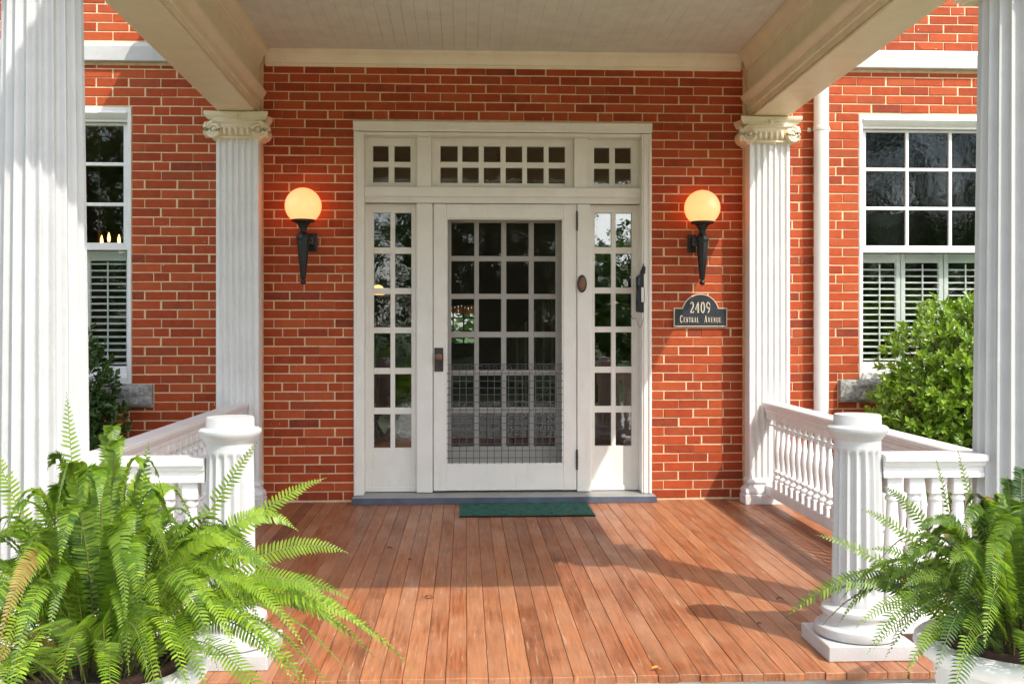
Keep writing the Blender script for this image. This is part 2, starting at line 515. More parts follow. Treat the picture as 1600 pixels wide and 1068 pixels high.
# ------------------------------------------------------------------ brick walls
PITCHES = {}
_brick_mesh = {}
def brick_mesh(L, H=0.0565, T=0.012):
    k = (round(L, 3), round(H, 3))
    if k not in _brick_mesh:
        b = MB()
        c = 0.0025
        l, h = k[0] / 2, H / 2
        vs = [(-l, 0, -h), (l, 0, -h), (l, 0, h), (-l, 0, h),
              (-l, -T + c, -h), (l, -T + c, -h), (l, -T + c, h), (-l, -T + c, h),
              (-l + c, -T, -h + c), (l - c, -T, -h + c), (l - c, -T, h - c), (-l + c, -T, h - c)]
        fs = [(8, 9, 10, 11)]
        for i in range(4):
            j = (i + 1) % 4
            fs += [(i, j, 4 + j, 4 + i), (4 + i, 4 + j, 8 + j, 8 + i)]
        b.add(vs, fs)
        me = b.mesh('brick', 'brick')
        _brick_mesh[k] = me
    return _brick_mesh[k]

def lay(wall, y, x0, x1, z0, z1, pitch, phase, holes, vis, ch=0.0648, zf=2.765, jt=0.0086, limit=300):
    rows = []
    n0 = int(math.floor((z0 - zf) / ch)); n1 = int(math.ceil((z1 - zf) / ch))
    for nrow in range(n0, n1 + 1):
        z = zf + nrow * ch
        lo, hi = z - 0.0565 / 2, z + 0.0565 / 2
        if lo < z0 - 0.02 or hi > z1 + 0.02: continue
        spans = [(x0, x1)]
        cuts = []
        for (a, b_, c, d) in holes:
            if lo < c - .014 < hi - .006 or lo < d + .006 < hi - .014:
                below = lo < c - .014 < hi - .006
                cuts.append((max(a, x0), min(b_, x1), lo if below else d + .005, c - .005 if below else hi))
            if lo < d - 0.004 and hi > c + 0.004:
                ns = []
                for (p, q) in spans:
                    if b_ <= p or a >= q: ns.append((p, q))
                    else:
                        if a > p: ns.append((p, a))
                        if b_ < q: ns.append((b_, q))
                spans = ns
        r = nrow % 6
        edges = []
        if r == 0:
            x = phase - 0.05 - pitch * 1.5 * 20; tog = 0
            while x < x1 + 1:
                L = pitch if tog else pitch / 2
                edges.append((x, x + L)); x += L; tog ^= 1
        else:
            off = 0 if r % 2 == 0 else pitch / 2
            x = phase + off - pitch * 30
            while x < x1 + 1:
                edges.append((x, x + pitch)); x += pitch
        for (ca, cb, cl_, ch_) in cuts:
            for (a, b_) in edges:
                a2, b2 = max(a + jt / 2, ca + .003), min(b_ - jt / 2, cb - .003)
                if b2 - a2 > .022:
                    me = brick_mesh(round((b2 - a2) * 250) / 250., round((ch_ - cl_) * 250) / 250.)
                    if vis((a2 + b2) / 2, z): link('brick', me, wall, ((a2 + b2) / 2, y - .001, (cl_ + ch_) / 2))
        for (p, q) in spans:
            for (a, b_) in edges:
                jit = random.uniform(-0.004, 0.004)
                a2, b2 = max(a + jt / 2 + jit, p + 0.003), min(b_ - jt / 2 + jit, q - 0.003)
                if b2 - a2 < 0.052 and not (q - p < .06): continue
                if 0 < q - .003 - b2 < .060: b2 = q - .003
                if 0 < a2 - p - .003 < .060: a2 = p + .003
                if b2 - a2 > 0.022:
                    rows.append(((a2 + b2) / 2, z + random.uniform(-.0015, .0015), round((b2 - a2) * 250) / 250.))
    vis_l = [r for r in rows if vis(r[0], r[1])]
    rest = [r for r in rows if not vis(r[0], r[1])]
    vis_l.sort(key=lambda r: -r[2])
    rest += vis_l[limit:]
    for (x, z, L) in vis_l[:limit]:
        o = link('brick', brick_mesh(L), wall, (x, y + random.uniform(-.0025, .0005), z))
        o.rotation_euler = (random.uniform(-.02, .02), random.uniform(-.004, .004), random.uniform(-.012, .012))
    b = MB()
    for (x, z, L) in rest:
        me = brick_mesh(L)
        dy = random.uniform(-.0025, .0005)
        b.add([(v.co.x + x, v.co.y + y + dy, v.co.z + z) for v in me.vertices], [tuple(p.vertices) for p in me.polygons])
    if b.v:
        kind(b.build('brickwork', 'brick', wall), 'stuff')
    return len(vis_l)

DX0, DX1, DZ = -0.792, 1.343, 2.716          # door opening in the brick
mw = thing('brick_wall', 'red brick entrance wall with tan mortar surrounding the white front door', 'wall', (AX, YM, 0))
b = MB()
b.box(-1.46, DX0, YM + .001, YM + .30, -0.3, 4.2).box(DX1, 2.04, YM + .001, YM + .30, -0.3, 4.2).box(DX0, DX1, YM + .001, YM + .30, DZ, 4.2)
b.build('mortar_bed', 'mortar', mw)
lay(mw, YM + .0095, -1.438, 2.018, 0.0, 3.14, 0.2155, -1.254, [(DX0, DX1, -1, DZ)], lambda x, z: True)

WLX = (-3.75, -2.335); WLZ = (0.85, 2.79)     # left window opening
WRX = (2.845, 4.26); WRZ = (0.87, 2.79)       # right window opening
lw_ = thing('brick_wall', 'shaded red brick wall left of the porch around the narrow visible window', 'wall', (-2.2, YO, 0))
b = MB()
b.box(-6, WLX[0], YO + .001, YO + .25, GZ, 5.2).box(WLX[1], -1.45, YO + .001, YO + .25, GZ, 5.2)
b.box(WLX[0], WLX[1], YO + .001, YO + .25, GZ, WLZ[0] - .165).box(WLX[0], WLX[1], YO + .001, YO + .25, WLZ[1], 5.2)
b.build('mortar_bed', 'mortar', lw_)
lay(lw_, YO + .0095, -6, -1.452, GZ, 5.1, 0.222, -1.80, [(WLX[0], WLX[1], WLZ[0] - .165, WLZ[1]), (-6, -1.45, 3.085, 3.245), (WLX[1] - .01, WLX[1] + .154, .690, .850)],
    lambda x, z: -2.85 < x < -1.70 and 0.3 < z < 3.75 and not (z < .62 and x > -2.0))
rw_ = thing('brick_wall', 'sunlit red brick wall right of the porch behind downpipe and shrub', 'wall', (2.8, YO, 0))
b = MB()
b.box(2.03, WRX[0], YO + .001, YO + .25, GZ, 5.2).box(WRX[1], 6.5, YO + .001, YO + .25, GZ, 5.2)
b.box(WRX[0], WRX[1], YO + .001, YO + .25, GZ, WRZ[0] - .165).box(WRX[0], WRX[1], YO + .001, YO + .25, WRZ[1], 5.2)
b.build('mortar_bed', 'mortar', rw_)
lay(rw_, YO + .0095, 2.032, 6.5, GZ, 5.1, 0.2125, 2.62, [(WRX[0], WRX[1], WRZ[0] - .165, WRZ[1]), (2.03, 6.5, 3.095, 3.255), (WRX[0] - .154, WRX[0] + .01, .710, .870)],
    lambda x, z: 2.3 < x < 3.95 and 0.2 < z < 3.75, limit=300)
# belt courses and the reveal joints beside the pilasters
for (wl, x0, x1, z0, z1) in ((lw_, -6, -1.47, 3.10, 3.232), (rw_, 2.05, 6.5, 3.112, 3.244)):
    b = MB()
    b.prism([(YO + .02, z0), (YO - .045, z0), (YO - .05, z0 + .005), (YO - .05, z1 - .03), (YO - .035, z1), (YO + .02, z1 + .006)],
            lambda p, t, a=x0, c=x1: (a if t else c, p[0], p[1]))
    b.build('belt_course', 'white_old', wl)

# ------------------------------------------------------------------ windows in the outer walls
def rough_stone(x0, x1, y0, y1, z0, z1, seed):
    nx, nz, ny = 34, 12, 5
    vs = []; fs = []; ids = {}
    def p(i, j, k):
        key = (i, j, k)
        if key in ids: return ids[key]
        x = x0 + (x1 - x0) * i / nx; y = y0 + (y1 - y0) * j / ny; z = z0 + (z1 - z0) * k / nz
        q = Vector((x * 9 + seed, y * 9, z * 11))
        front = 1.0 - j / ny
        edge = min(1, min(k, nz - k) / 2.0 + .15) * min(1, min(i, nx - i) / 2.5 + .2)
        d = (noise.fractal(q, 1.0, 2.2, 5) * .5 + .45 + .5 * noise.noise(q * .6)) * .06 * front * edge
        ids[key] = len(vs); vs.append((x, y - d, z + noise.noise(q * 2) * .004)); return ids[key]
    for i in range(nx):
        for k in range(nz): fs.append((p(i, 0, k), p(i + 1, 0, k), p(i + 1, 0, k + 1), p(i, 0, k + 1)))
        for j in range(ny):
            fs.append((p(i, j, nz), p(i + 1, j, nz), p(i + 1, j + 1, nz), p(i, j + 1, nz)))
            fs.append((p(i, j + 1, 0), p(i + 1, j + 1, 0), p(i + 1, j, 0), p(i, j, 0)))
    for k in range(nz):
        for j in range(ny):
            fs.append((p(0, j, k), p(0, j, k + 1), p(0, j + 1, k + 1), p(0, j + 1, k)))
            fs.append((p(nx, j, k), p(nx, j + 1, k), p(nx, j + 1, k + 1), p(nx, j, k + 1)))
    return MB().add(vs, fs)

def frame(mb, x0, x1, y0, y1, z0, z1, l, r, bt, tp, c=.003):
    mb.box(x0, x0 + l, y0, y1, z0, z1, c); mb.box(x1 - r, x1, y0, y1, z0, z1, c)
    mb.box(x0 + l, x1 - r, y0 + .0005, y1, z0, z0 + bt, c); mb.box(x0 + l, x1 - r, y0 + .0005, y1, z1 - tp, z1, c)

def muntins(mb, x0, x1, y0, y1, z0, z1, xs, zs):
    for a, c in xs: mb.box(a, c, y0, y1, z0 - .001, z1 + .001, .003)
    for a, c in zs: mb.box(x0 - .001, x1 + .001, y0 + .002, y1 - .002, a, c, .003)

def panes(par, cols, rows, y, mat, t=.003, name='pane'):
    for (a, c) in cols:
        for (d, e) in rows:
            o = MB().box(a - .006, c + .006, y, y + t, d - .006, e + .006).build(name, mat, par)

def window(name, label, X, Z, flip, sill_ext, glassmat, seed, loc):
    t = thing(name, label, 'window', loc)
    x0, x1 = X; z0, z1 = Z
    f = MB()
    # casing with a moulded head
    frame(f, x0 + .002, x1 - .002, YO - .005, YO + .14, z0, z1 - .002, .028, .028, .05, .03)
    f.prism([(YO + .05, z1 - .03), (YO - .012, z1 - .03), (YO - .02, z1 - .045), (YO + .0, z1 - .075), (YO + .02, z1 - .085), (YO + .02, z1 - .1), (YO + .05, z1 - .1)],
            lambda p, tt: (x0 + .03 if tt else x1 - .03, p[0], p[1]))
    f.build('frame', 'white', t, 30)
    mz = 1.815                                  # meeting rail
    ux0, ux1 = x0 + .03, x1 - .03
    cw = (ux1 - ux0 - .09 - 3 * .024) / 4
    cols = [(ux0 + .045 + i * (cw + .024), ux0 + .045 + i * (cw + .024) + cw) for i in range(4)]
    zt = z1 - .118
    rh = (zt - mz - .028 - 2 * .024) / 3
    rows = [(mz + .028 + i * (rh + .024), mz + .028 + i * (rh + .024) + rh) for i in range(3)]
    s = MB()
    frame(s, ux0, ux1, YO + .055, YO + .10, mz - .022, z1 - .1, .045, .045, .05, .02)
    muntins(s, ux0 + .045, ux1 - .045, YO + .062, YO + .095, mz + .028, zt, [(cols[i][1], cols[i + 1][0]) for i in range(3)], [(rows[i][1], rows[i + 1][0]) for i in range(2)])
    sa = s.build('upper_sash', 'white', t)
    panes(sa, cols, rows, YO + .078, glassmat)
    s = MB()
    frame(s, ux0, ux1, YO + .10, YO + .145, z0 + .05, mz + .01, .035, .035, .07, .03)
    lo = s.build('lower_sash', 'white', t)
    panes(lo, [(ux0 + .035, ux1 - .035)], [(z0 + .12, mz - .02)], YO + .12, M_LOW)
    # louvred shutters inside the lower sash
    mid = (x0 + x1) / 2
    lm = MB().box(-.5, .5, -.024, .024, -.0035, .0035, .002).mesh('louver', 'shutter')
    halves = [(ux0 + .03, mid - .003), (mid + .003, ux1 - .03)]
    quarter = []
    for a, c in halves:
        m_ = (a + c) / 2
        quarter += [(a, m_ - .002), (m_ + .002, c)]
    for (a, c) in quarter:
        sh = MB()
        frame(sh, a, c, YO + .17, YO + .20, z0 + .03, mz - .025, .034, .034, .09, .065)
        so_ = sh.build('shutter', 'shutter', t)
        zz = z0 + .14
        while zz < mz - .1:
            l = link('louver', lm, so_, ((a + c) / 2, YO + .19, zz))
            l.scale = (c - a - .07, 1, 1); l.rotation_euler = (radians(12), 0, 0)
            zz += .0475
        MB().box((a + c) / 2 - .005, (a + c) / 2 + .005, YO + .158, YO + .168, z0 + .13, mz - .1, .002).build('tilt_rod', 'shutter', so_)
    rough_stone(x0 - .15, x1 + .15, YO - .045, YO + .16, z0 - .158, z0 - .002, seed).build('stone_sill', 'granite', t, 50)
    return t
M_LOW = 'glass'
window('sash_window', 'white sash window on the left with lit bulbs behind its upper glass', WLX, WLZ, 0, 0, 'glass_left', 3.0, (-3.04, YO, .85))
window('sash_window', 'white sash window on the right with small wavy panes behind the bright shrub', WRX, WRZ, 0, 0, 'glass_wavy', 17.0, (3.55, YO, .87))

# ------------------------------------------------------------------ porch deck
dk = structure('porch_deck')
PB = 0.0767
for i in range(-27, 34):
    a = 0.0055 + i * PB + .0009; c = a + PB - .0018
    if a < -1.98 or c > 2.56: continue
    y0 = -3.602 + random.uniform(-.006, .004); y1 = YM + .02 if (a > -1.43 and c < 2.0) else YO + .02
    o = MB().box(-(c - a) / 2, (c - a) / 2, y0, y1, -.028, 0, .0015).mesh('board', 'deck')
    oo = link('board', o, dk, ((a + c) / 2, 0, random.uniform(-.001, .001)))
MB().box(-1.98, 2.56, -3.55, YO, -.10, -.03).build('joist', 'darkwood', dk)
MB().box(-1.98, 2.56, -3.575, -3.551, GZ, -.03).build('skirt_board', 'cheek', dk)
MB().box(-1.995, -1.97, -3.57, YO, GZ, -.03).box(2.55, 2.575, -3.57, YO, GZ, -.03).build('side_skirt', 'cheek', dk)

# ------------------------------------------------------------------ porch roof, beams, ceiling
def zr(y, z): return z - SL * y
cl = structure('porch_ceiling')
cx0, cx1 = -1.46, 2.04
nb = 43; pw = (cx1 - cx0) / nb
for i in range(nb):
    a = cx0 + i * pw + .0004; c = a + pw - .0008
    b = MB()
    pr = [(a, 3.245), (a, 3.2212), (a + .0012, 3.22), (c - .0012, 3.22), (c, 3.2212), (c, 3.245)]
    b.prism(pr, lambda p, t: (p[0], -3.25 if t else YM - .0, zr(-3.25 if t else YM, p[1])))
    b.build('ceiling_board', 'ceil', cl)
crown = [(0.0, 3.105), (-.012, 3.105), (-.014, 3.125), (-.024, 3.13), (-.030, 3.155), (-.05, 3.185), (-.066, 3.195), (-.07, 3.218), (0.0, 3.218)]
for (xa, xb) in ((-1.42, .018), (.020, 2.0)):
    MB().prism(crown, lambda p, t, a=xa, c=xb: (c if t else a, YM + p[0], p[1])).build('crown_moulding', 'cream', cl, 30)
rf = structure('porch_roof')
MB().box(-2.06, 2.63, -4.07, YO - .01, 3.6, 3.72).build('side_eave', 'roof', rf)
MB().box(-.95, 2.2, -4.43, -3.6, 3.4, 3.599).build('added_shade_eave', 'roof', rf)  # unseen projecting slab, added over the centre bay to set the deck's shade edge
MB().box(-1.98, 2.56, -3.5, YO - .012, 3.38, 3.598).build('roof_board', 'roof', rf)
eb = MB().box(XL - .13, XR + .13, -3.47, -3.2, 2.83, 3.379, .004).box(XL - .2, XR + .2, -3.52, -3.2, 3.2, 3.378)
eb.build('front_beam', 'cream', rf)

def beam(s, label, xc):
    t = thing('porch_beam', label, 'beam', (xc, -1.6, 2.74))
    def fn(p, tt):
        y = -3.2 if tt else YO - .004
        return (xc + s * p[0], y, zr(y, p[1]))
    # s=+1 : inner side towards +x
    core = [(-.13, 2.742), (.118, 2.742), (.122, 2.748), (.122, 2.755), (.112, 2.756), (.112, 2.762), (.126, 2.762), (.126, 2.80), (.138, 2.803), (.138, 2.845),
            (.128, 2.85), (.128, 3.21), (-.128, 3.21), (-.128, 2.83), (-.13, 2.83)]
    def pr(pts): return pts if s > 0 else pts[::-1]
    MB().prism(pr(core), fn).build('beam_core', 'cream', t, 30)
    MB().prism(pr([(.1275, 2.846), (.145, 2.85), (.150, 2.858), (.158, 2.862), (.175, 2.885), (.180, 2.895), (.180, 2.906), (.168, 2.912), (.1275, 2.926)]), fn).build('lower_moulding', 'cream', t, 30)
    MB().prism(pr([(.1275, 3.095), (.138, 3.097), (.142, 3.115), (.152, 3.12), (.158, 3.148), (.178, 3.18), (.192, 3.188), (.196, 3.2185), (.1275, 3.2185)]), fn).build('crown_moulding', 'cream', t, 30)
    MB().prism(pr([(-.1285, 2.846), (-.15, 2.86), (-.18, 2.895), (-.18, 2.906), (-.1285, 2.926)][::-1]), fn).build('outer_moulding', 'cream', t, 30)
    MB().prism(pr([(-.129, 3.212), (.129, 3.212), (.129, 3.37), (-.129, 3.37)]), fn).build('frieze_block', 'cream', t)
    return t
beam(1, 'cream painted beam running forward above the left pilaster', XL)
beam(-1, 'cream painted beam running forward above the right pilaster', XR)

# ------------------------------------------------------------------ ionic capitals
def spiral(cx, cy, cz, R, turn, yaw, n=34, turns=2.3):
    """a volute in the vertical plane whose normal has the given yaw"""
    pts = []; rs = []
    for i in range(n):
        k = i / (n - 1)
        a = pi / 2 - turn * k * turns * 2 * pi
        r = R * (1 - .86 * k)
        lx, lz = r * cos(a), r * sin(a)
        pts.append((cx + lx * cos(yaw), cy + lx * sin(yaw) - .006 * k, cz + lz)); rs.append(.0155 * R / .055 * (1 - .72 * k))
    return pts, rs
def capital(mb, xc, yc, z0, w, d, z1, half):
    """half width w, half depth d; z0 bottom, z1 top; front faces -y"""
    h = z1 - z0
    yf = yc - d
    # abacus: concave plan with pointed corners
    def plan(e):
        pts = []
        for (ax, ay, bx, by) in ((-1, -1, 1, -1), (1, -1, 1, 1), (1, 1, -1, 1), (-1, 1, -1, -1)):
            for i in range(7):
                k = i / 7
                x = ax + (bx - ax) * k; y = ay + (by - ay) * k
                dip = .20 * sin(pi * k) * (.75)
                nx, ny = (ay + by) / 2 and 0, 0
                x2 = x - (0 if ax != bx else ax * dip); y2 = y - (0 if ay != by else ay * dip)
                pts.append((xc + x2 * (w + e), yc + y2 * (d + e)))
        return pts
    lv = [(-.02, z1 - h * .30), (-.008, z1 - h * .27), (.006, z1 - h * .17), (.012, z1 - h * .13), (.012, z1 - h * .02), (.004, z1)]
    pls = [plan(e) for e, _ in lv]
    nn = len(pls[0]); vs = []; fs = []
    for (e, z), pl in zip(lv, pls): vs += [(x, y, z) for x, y in pl]
    for i in range(len(lv) - 1):
        for k in range(nn):
            k2 = (k + 1) % nn
            fs.append((i * nn + k, i * nn + k2, (i + 1) * nn + k2, (i + 1) * nn + k))
    fs.append(tuple(range((len(lv) - 1) * nn, len(lv) * nn))); fs.append(tuple(range(nn - 1, -1, -1)))
    mb.add(vs, fs)
    # echinus
    ew = w * .80
    mb.prism([(yc + d * .6, z0), (yf + .045, z0), (yf + .03, z0 + h * .12), (yf + .02, z0 + h * .30), (yf + .012, z0 + h * .5), (yf + .012, z0 + h * .78), (yc + d * .6, z0 + h * .78)],
             lambda p, t: (xc + (ew if t else -ew), p[0], p[1]))
    R = h * .29
    for sd in (-1, 1):
        vx = xc + sd * w * .74
        pts, rs = spiral(vx, yf + .004, z0 + h * .33, R, sd, 0.30 * sd)
        mb.tube(pts, rs, 7)
        # body of the volute behind the spiral
        n = 18; vs = []; fs = []
        for j, yy in enumerate((yf + .012, yc + d * .7)):
            for k in range(n):
                a = 2 * pi * k / n
                lx = R * .97 * cos(a)
                vs.append((vx + lx, yy + (lx * .3 * sd if j == 0 else 0), z0 + h * .33 + R * .97 * sin(a)))
        for k in range(n): fs.append((k, (k + 1) % n, n + (k + 1) % n, n + k))
        fs.append(tuple(range(n - 1, -1, -1))); fs.append(tuple(range(n, 2 * n)))
        mb.add(vs, fs)
        mb.ball((vx, yf - .006, z0 + h * .33), .012)
        # angle volute turned to the side
        pts, rs = spiral(xc + sd * (w * .99), yf + .05, z0 + h * .34, R * .92, -1, pi / 2 * .86)
        mb.tube(pts, rs, 6)
    # canalis, eggs and rosette
    mb.tube([(xc - w * .74, yf + .004, z0 + h * .63), (xc, yf + .014, z0 + h * .60), (xc + w * .74, yf + .004, z0 + h * .63)], .009, 6)
    for k in range(-2, 3):
        mb.ball((xc + k * w * .19, yf + .010, z0 + h * .30), w * .065, .014, h * .16, 8, 6)
    mb.tube([(xc - w * .5, yf + .018, z0 + h * .08), (xc + w * .5, yf + .018, z0 + h * .08)], .008, 6)
    for k in range(6):
        a = 2 * pi * k / 6
        mb.ball((xc + .028 * cos(a), yf + .022, z0 + h * .80 + .024 * sin(a)), .018, .016, .018, 7, 5)
    mb.ball((xc, yf + .008, z0 + h * .80), .016, .016, .016, 8, 5)
    for sd in (-1, 1):
        mb.tube([(xc + sd * .02, yf + .018, z0 + h * .68), (xc + sd * .07, yf + .016, z0 + h * .71), (xc + sd * .11, yf + .016, z0 + h * .66)], [.012, .01, .003], 6)

def pilaster(label, xc, grp):
    t = thing('pilaster', label, 'pilaster', (xc, YO - .05, 0), grp)
    yf = YO - .11
    w = .147
    # fluted front, 6 flutes
    pts = []
    nf = 6; mw_ = .018
    fw = (2 * w - 2 * mw_ - .006 * 0) / nf
    pts.append((-w, YO + .0)); pts.append((-w, yf + .003)); pts.append((-w + .003, yf))
    for i in range(nf):
        a = -w + mw_ + i * fw; 
        for k in range(9):
            u = k / 8
            pts.append((a + .005 + (fw - .010) * u, yf + .015 * sin(pi * u) ** .7))
    pts += [(w - .003, yf), (w, yf + .003), (w, YO + .0)]
    # split into strips in z
    z0, z1 = .175, 2.56
    vs = [(xc + x, y, z0) for x, y in pts] + [(xc + x * .985, y, z1) for x, y in pts]
    nn = len(pts)
    MB().add(vs, [(i, i + 1, nn + i + 1, nn + i) for i in range(nn - 1)]).build('shaft', 'white', t, 35)
    cp = MB(); capital(cp, xc, yf + .085, 2.545, .208, .122, 2.740, True)
    cp.build('capital', 'cream', t, 40)
    bs = MB()
    prof = [(0, .176), (.006, .17), (.012, .165), (.016, .15), (.008, .14), (.004, .128), (.012, .112), (.026, .105), (.034, .09), (.034, .075), (.03, .066), (.038, .06), (.038, .0)]
    nn = len(prof); vs = []
    for e, z in prof:
        vs += [(xc - w - e, YO + .0, z), (xc - w - e, yf - e, z), (xc + w + e, yf - e, z), (xc + w + e, YO + .0, z)]
    fs = []
    for i in range(nn - 1):
        for k in range(3):
            fs.append(((i + 1) * 4 + k, (i + 1) * 4 + k + 1, i * 4 + k + 1, i * 4 + k))
    fs.append((0, 1, 2, 3))
    bs.add(vs, fs); bs.build('base', 'white', t, 40)
    return t
pilaster('shaded fluted white pilaster against the wall left of the door', XL + .0, 'pilasters beside the entrance')
pilaster('half sunlit fluted white pilaster against the wall right of the door', XR + .0, 'pilasters beside the entrance')

def flute(nf, depth, fill=.24):
    def f(a, on):
        if not on: return 1.0
        u = (a * nf / (2 * pi)) % 1.0
        u = (u - fill / 2) / (1 - fill)
        if u <= 0 or u >= 1: return 1.0
        return 1 - depth * on * sqrt(max(0, 1 - (2 * u - 1) ** 2)) 
    return f

def column(label, xc, yc, grp):
    t = thing('porch_column', label, 'column', (xc, yc, 0), grp)
    pr = []
    r0, r1 = .166, .140
    zs = [.19, .215, .222] + [.23 + (2.52 - .23) * i / 24 for i in range(25)] + [2.53, 2.545, 2.57]
    for i, z in enumerate(zs):
        k = max(0, (z - .19) / 2.38); r = r0 - (r0 - r1) * (k ** 1.4)
        on = 0 if i < 2 or i > len(zs) - 3 else (.55 if i in (2, len(zs) - 3) else 1)
        pr.append((r, z, on))
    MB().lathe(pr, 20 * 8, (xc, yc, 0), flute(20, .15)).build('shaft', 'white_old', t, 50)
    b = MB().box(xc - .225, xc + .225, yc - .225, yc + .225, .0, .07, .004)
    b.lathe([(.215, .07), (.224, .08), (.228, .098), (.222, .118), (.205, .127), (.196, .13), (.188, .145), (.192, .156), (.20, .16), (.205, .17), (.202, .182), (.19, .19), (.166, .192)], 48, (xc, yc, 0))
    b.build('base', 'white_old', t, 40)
    cp = MB(); capital(cp, xc, yc, 2.55, .21, .19, 2.828, False)
    cp.build('capital', 'cream', t, 40)
    return t
YC = -3.33
column('tall fluted white column at the left edge of the picture behind the fern', XL - .012, YC, 'front porch columns')
column('tall fluted white column at the right edge of the picture behind the fern', XR + .012, YC, 'front porch columns')

def newel(label, xc, yc, grp):
    t = thing('newel_post', label, 'post', (xc, yc, 0), grp)
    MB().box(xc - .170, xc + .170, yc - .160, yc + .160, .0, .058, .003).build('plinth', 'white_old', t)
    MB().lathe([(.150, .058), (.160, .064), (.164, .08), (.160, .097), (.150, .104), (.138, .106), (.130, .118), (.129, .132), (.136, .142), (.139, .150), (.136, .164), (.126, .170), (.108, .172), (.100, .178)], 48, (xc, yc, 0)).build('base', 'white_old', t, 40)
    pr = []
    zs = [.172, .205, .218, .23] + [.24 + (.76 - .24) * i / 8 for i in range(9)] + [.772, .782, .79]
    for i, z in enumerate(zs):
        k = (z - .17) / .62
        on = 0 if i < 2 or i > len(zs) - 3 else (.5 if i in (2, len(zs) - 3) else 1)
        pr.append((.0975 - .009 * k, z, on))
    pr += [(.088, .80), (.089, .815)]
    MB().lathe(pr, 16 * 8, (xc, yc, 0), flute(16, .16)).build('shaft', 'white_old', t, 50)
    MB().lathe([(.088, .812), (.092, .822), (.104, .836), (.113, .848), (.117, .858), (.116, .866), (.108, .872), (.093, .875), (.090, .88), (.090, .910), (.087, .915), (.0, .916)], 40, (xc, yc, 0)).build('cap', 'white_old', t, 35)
    return t
NL, NR = -0.893, 1.532
newel('short fluted white newel post beside the left fern', NL, YC, 'newel posts at the porch front')
newel('short fluted white newel post on a square plinth right of the deck', NR, YC, 'newel posts at the porch front')

# ------------------------------------------------------------------ railings
def bal_side():
    h = .468
    b = MB()
    b.box(-.030, .030, -.030, .030, 0, .058, .003)
    b.lathe([(.026, .058), (.030, .064), (.032, .074), (.028, .084), (.020, .090), (.019, .098), (.026, .104), (.030, .112), (.028, .122), (.018, .130), (.017, .14), (.022, .19), (.0265, .24), (.0255, .275),
             (.0185, .33), (.0135, .38), (.012, .405), (.022, .409), (.024, .418), (.022, .427), (.015, .431), (.014, .445), (.017, .449), (.017, .468)], 14, (0, 0, 0))
    return b.mesh('baluster', 'white', 40)
BS = bal_side()
DENT = MB().box(-.034, .034, -.02, .02, -.0205, .0205, .002).mesh('dentil', 'white')
def side_railing(s, label, xc):
    t = thing('side_railing', label, 'railing', (xc, -1.6, 0), 'side railings of the porch')
    y0, y1 = YC + .15, YO - .112
    prof = [(-.052, .722), (-.058, .716), (-.058, .700), (-.050, .695), (-.046, .680), (-.036, .672), (-.036, .650), (-.030, .645), (-.030, .604), (.030, .604), (.030, .645), (.036, .650), (.036, .672), (.046, .680), (.050, .695), (.058, .700), (.058, .716), (.052, .722)]
    MB().prism(prof[::-1], lambda p, tt: (xc + p[0], y0 if tt else y1, p[1])).build('top_rail', 'white', t, 30)
    MB().box(xc - .036, xc + .036, y0, y1, .066, .134, .004).build('bottom_rail', 'white', t)
    MB().box(xc - .0045, xc + .0045, y0, y1, .552, .562, .001).build('rod', 'white', t)
    yy = -.275
    while yy > y0 + .03:
        link('baluster', BS, t, (xc, yy, .134))
        yy -= .112
    yy = -.275 - .056
    while yy > y0:
        link('dentil', DENT, t, (xc, yy, .6252))
        yy -= .112
    return t
side_railing(-1, 'shaded white balustrade running back to the wall on the left side', XL + .02)
side_railing(1, 'white balustrade running back to the wall on the right side', XR - .0)

def bal_front():
    b = MB()
    b.box(-.029, .029, -.029, .029, 0, .055, .003)
    b.lathe([(.027, .055), (.030, .062), (.030, .072), (.024, .082), (.020, .088), (.026, .096), (.031, .11), (.034, .13), (.034, .20), (.030, .28), (.025, .36), (.021, .42), (.020, .43), (.025, .436), (.027, .446), (.022, .456), (.020, .462)], 14, (0, 0, 0))
    b.box(-.030, .030, -.030, .030, .462, .528, .003)
    return b.mesh('baluster', 'white', 40)
BF = bal_front()
def front_railing(label, xa, xb):
    t = thing('front_railing', label, 'railing', ((xa + xb) / 2, YC, 0), 'short front railings')
    yc = YC
    prof = [(-.058, .762), (-.066, .755), (-.066, .738), (-.054, .733), (-.050, .718), (-.040, .712), (-.040, .690), (-.046, .688), (-.046, .672), (.046, .672), (.046, .688), (.040, .690), (.040, .712), (.050, .718), (.054, .733), (.066, .738), (.066, .755), (.058, .762)]
    MB().prism(prof[::-1], lambda p, tt: (xb if tt else xa, yc + p[0], p[1])).build('top_rail', 'white', t, 30)
    MB().box(xa, xb, yc - .045, yc + .045, .066, .142, .004).build('bottom_rail', 'white', t)
    n = int((xb - xa) / .088)
    for i in range(n):
        link('baluster', BF, t, (xa + .05 + i * .088, yc, .143))
    return t
front_railing('bright white front railing between left column and left newel post', XL + .14, NL - .088)
front_railing('bright white front railing between right newel post and right column', NR + .088, XR - .135)

# ------------------------------------------------------------------ entrance: casing, posts, sidelights, transoms
df_ = thing('door_surround', 'white entrance surround with small paned sidelights and transoms in brick wall', 'door frame', (AX, YM, 0))
f = MB()
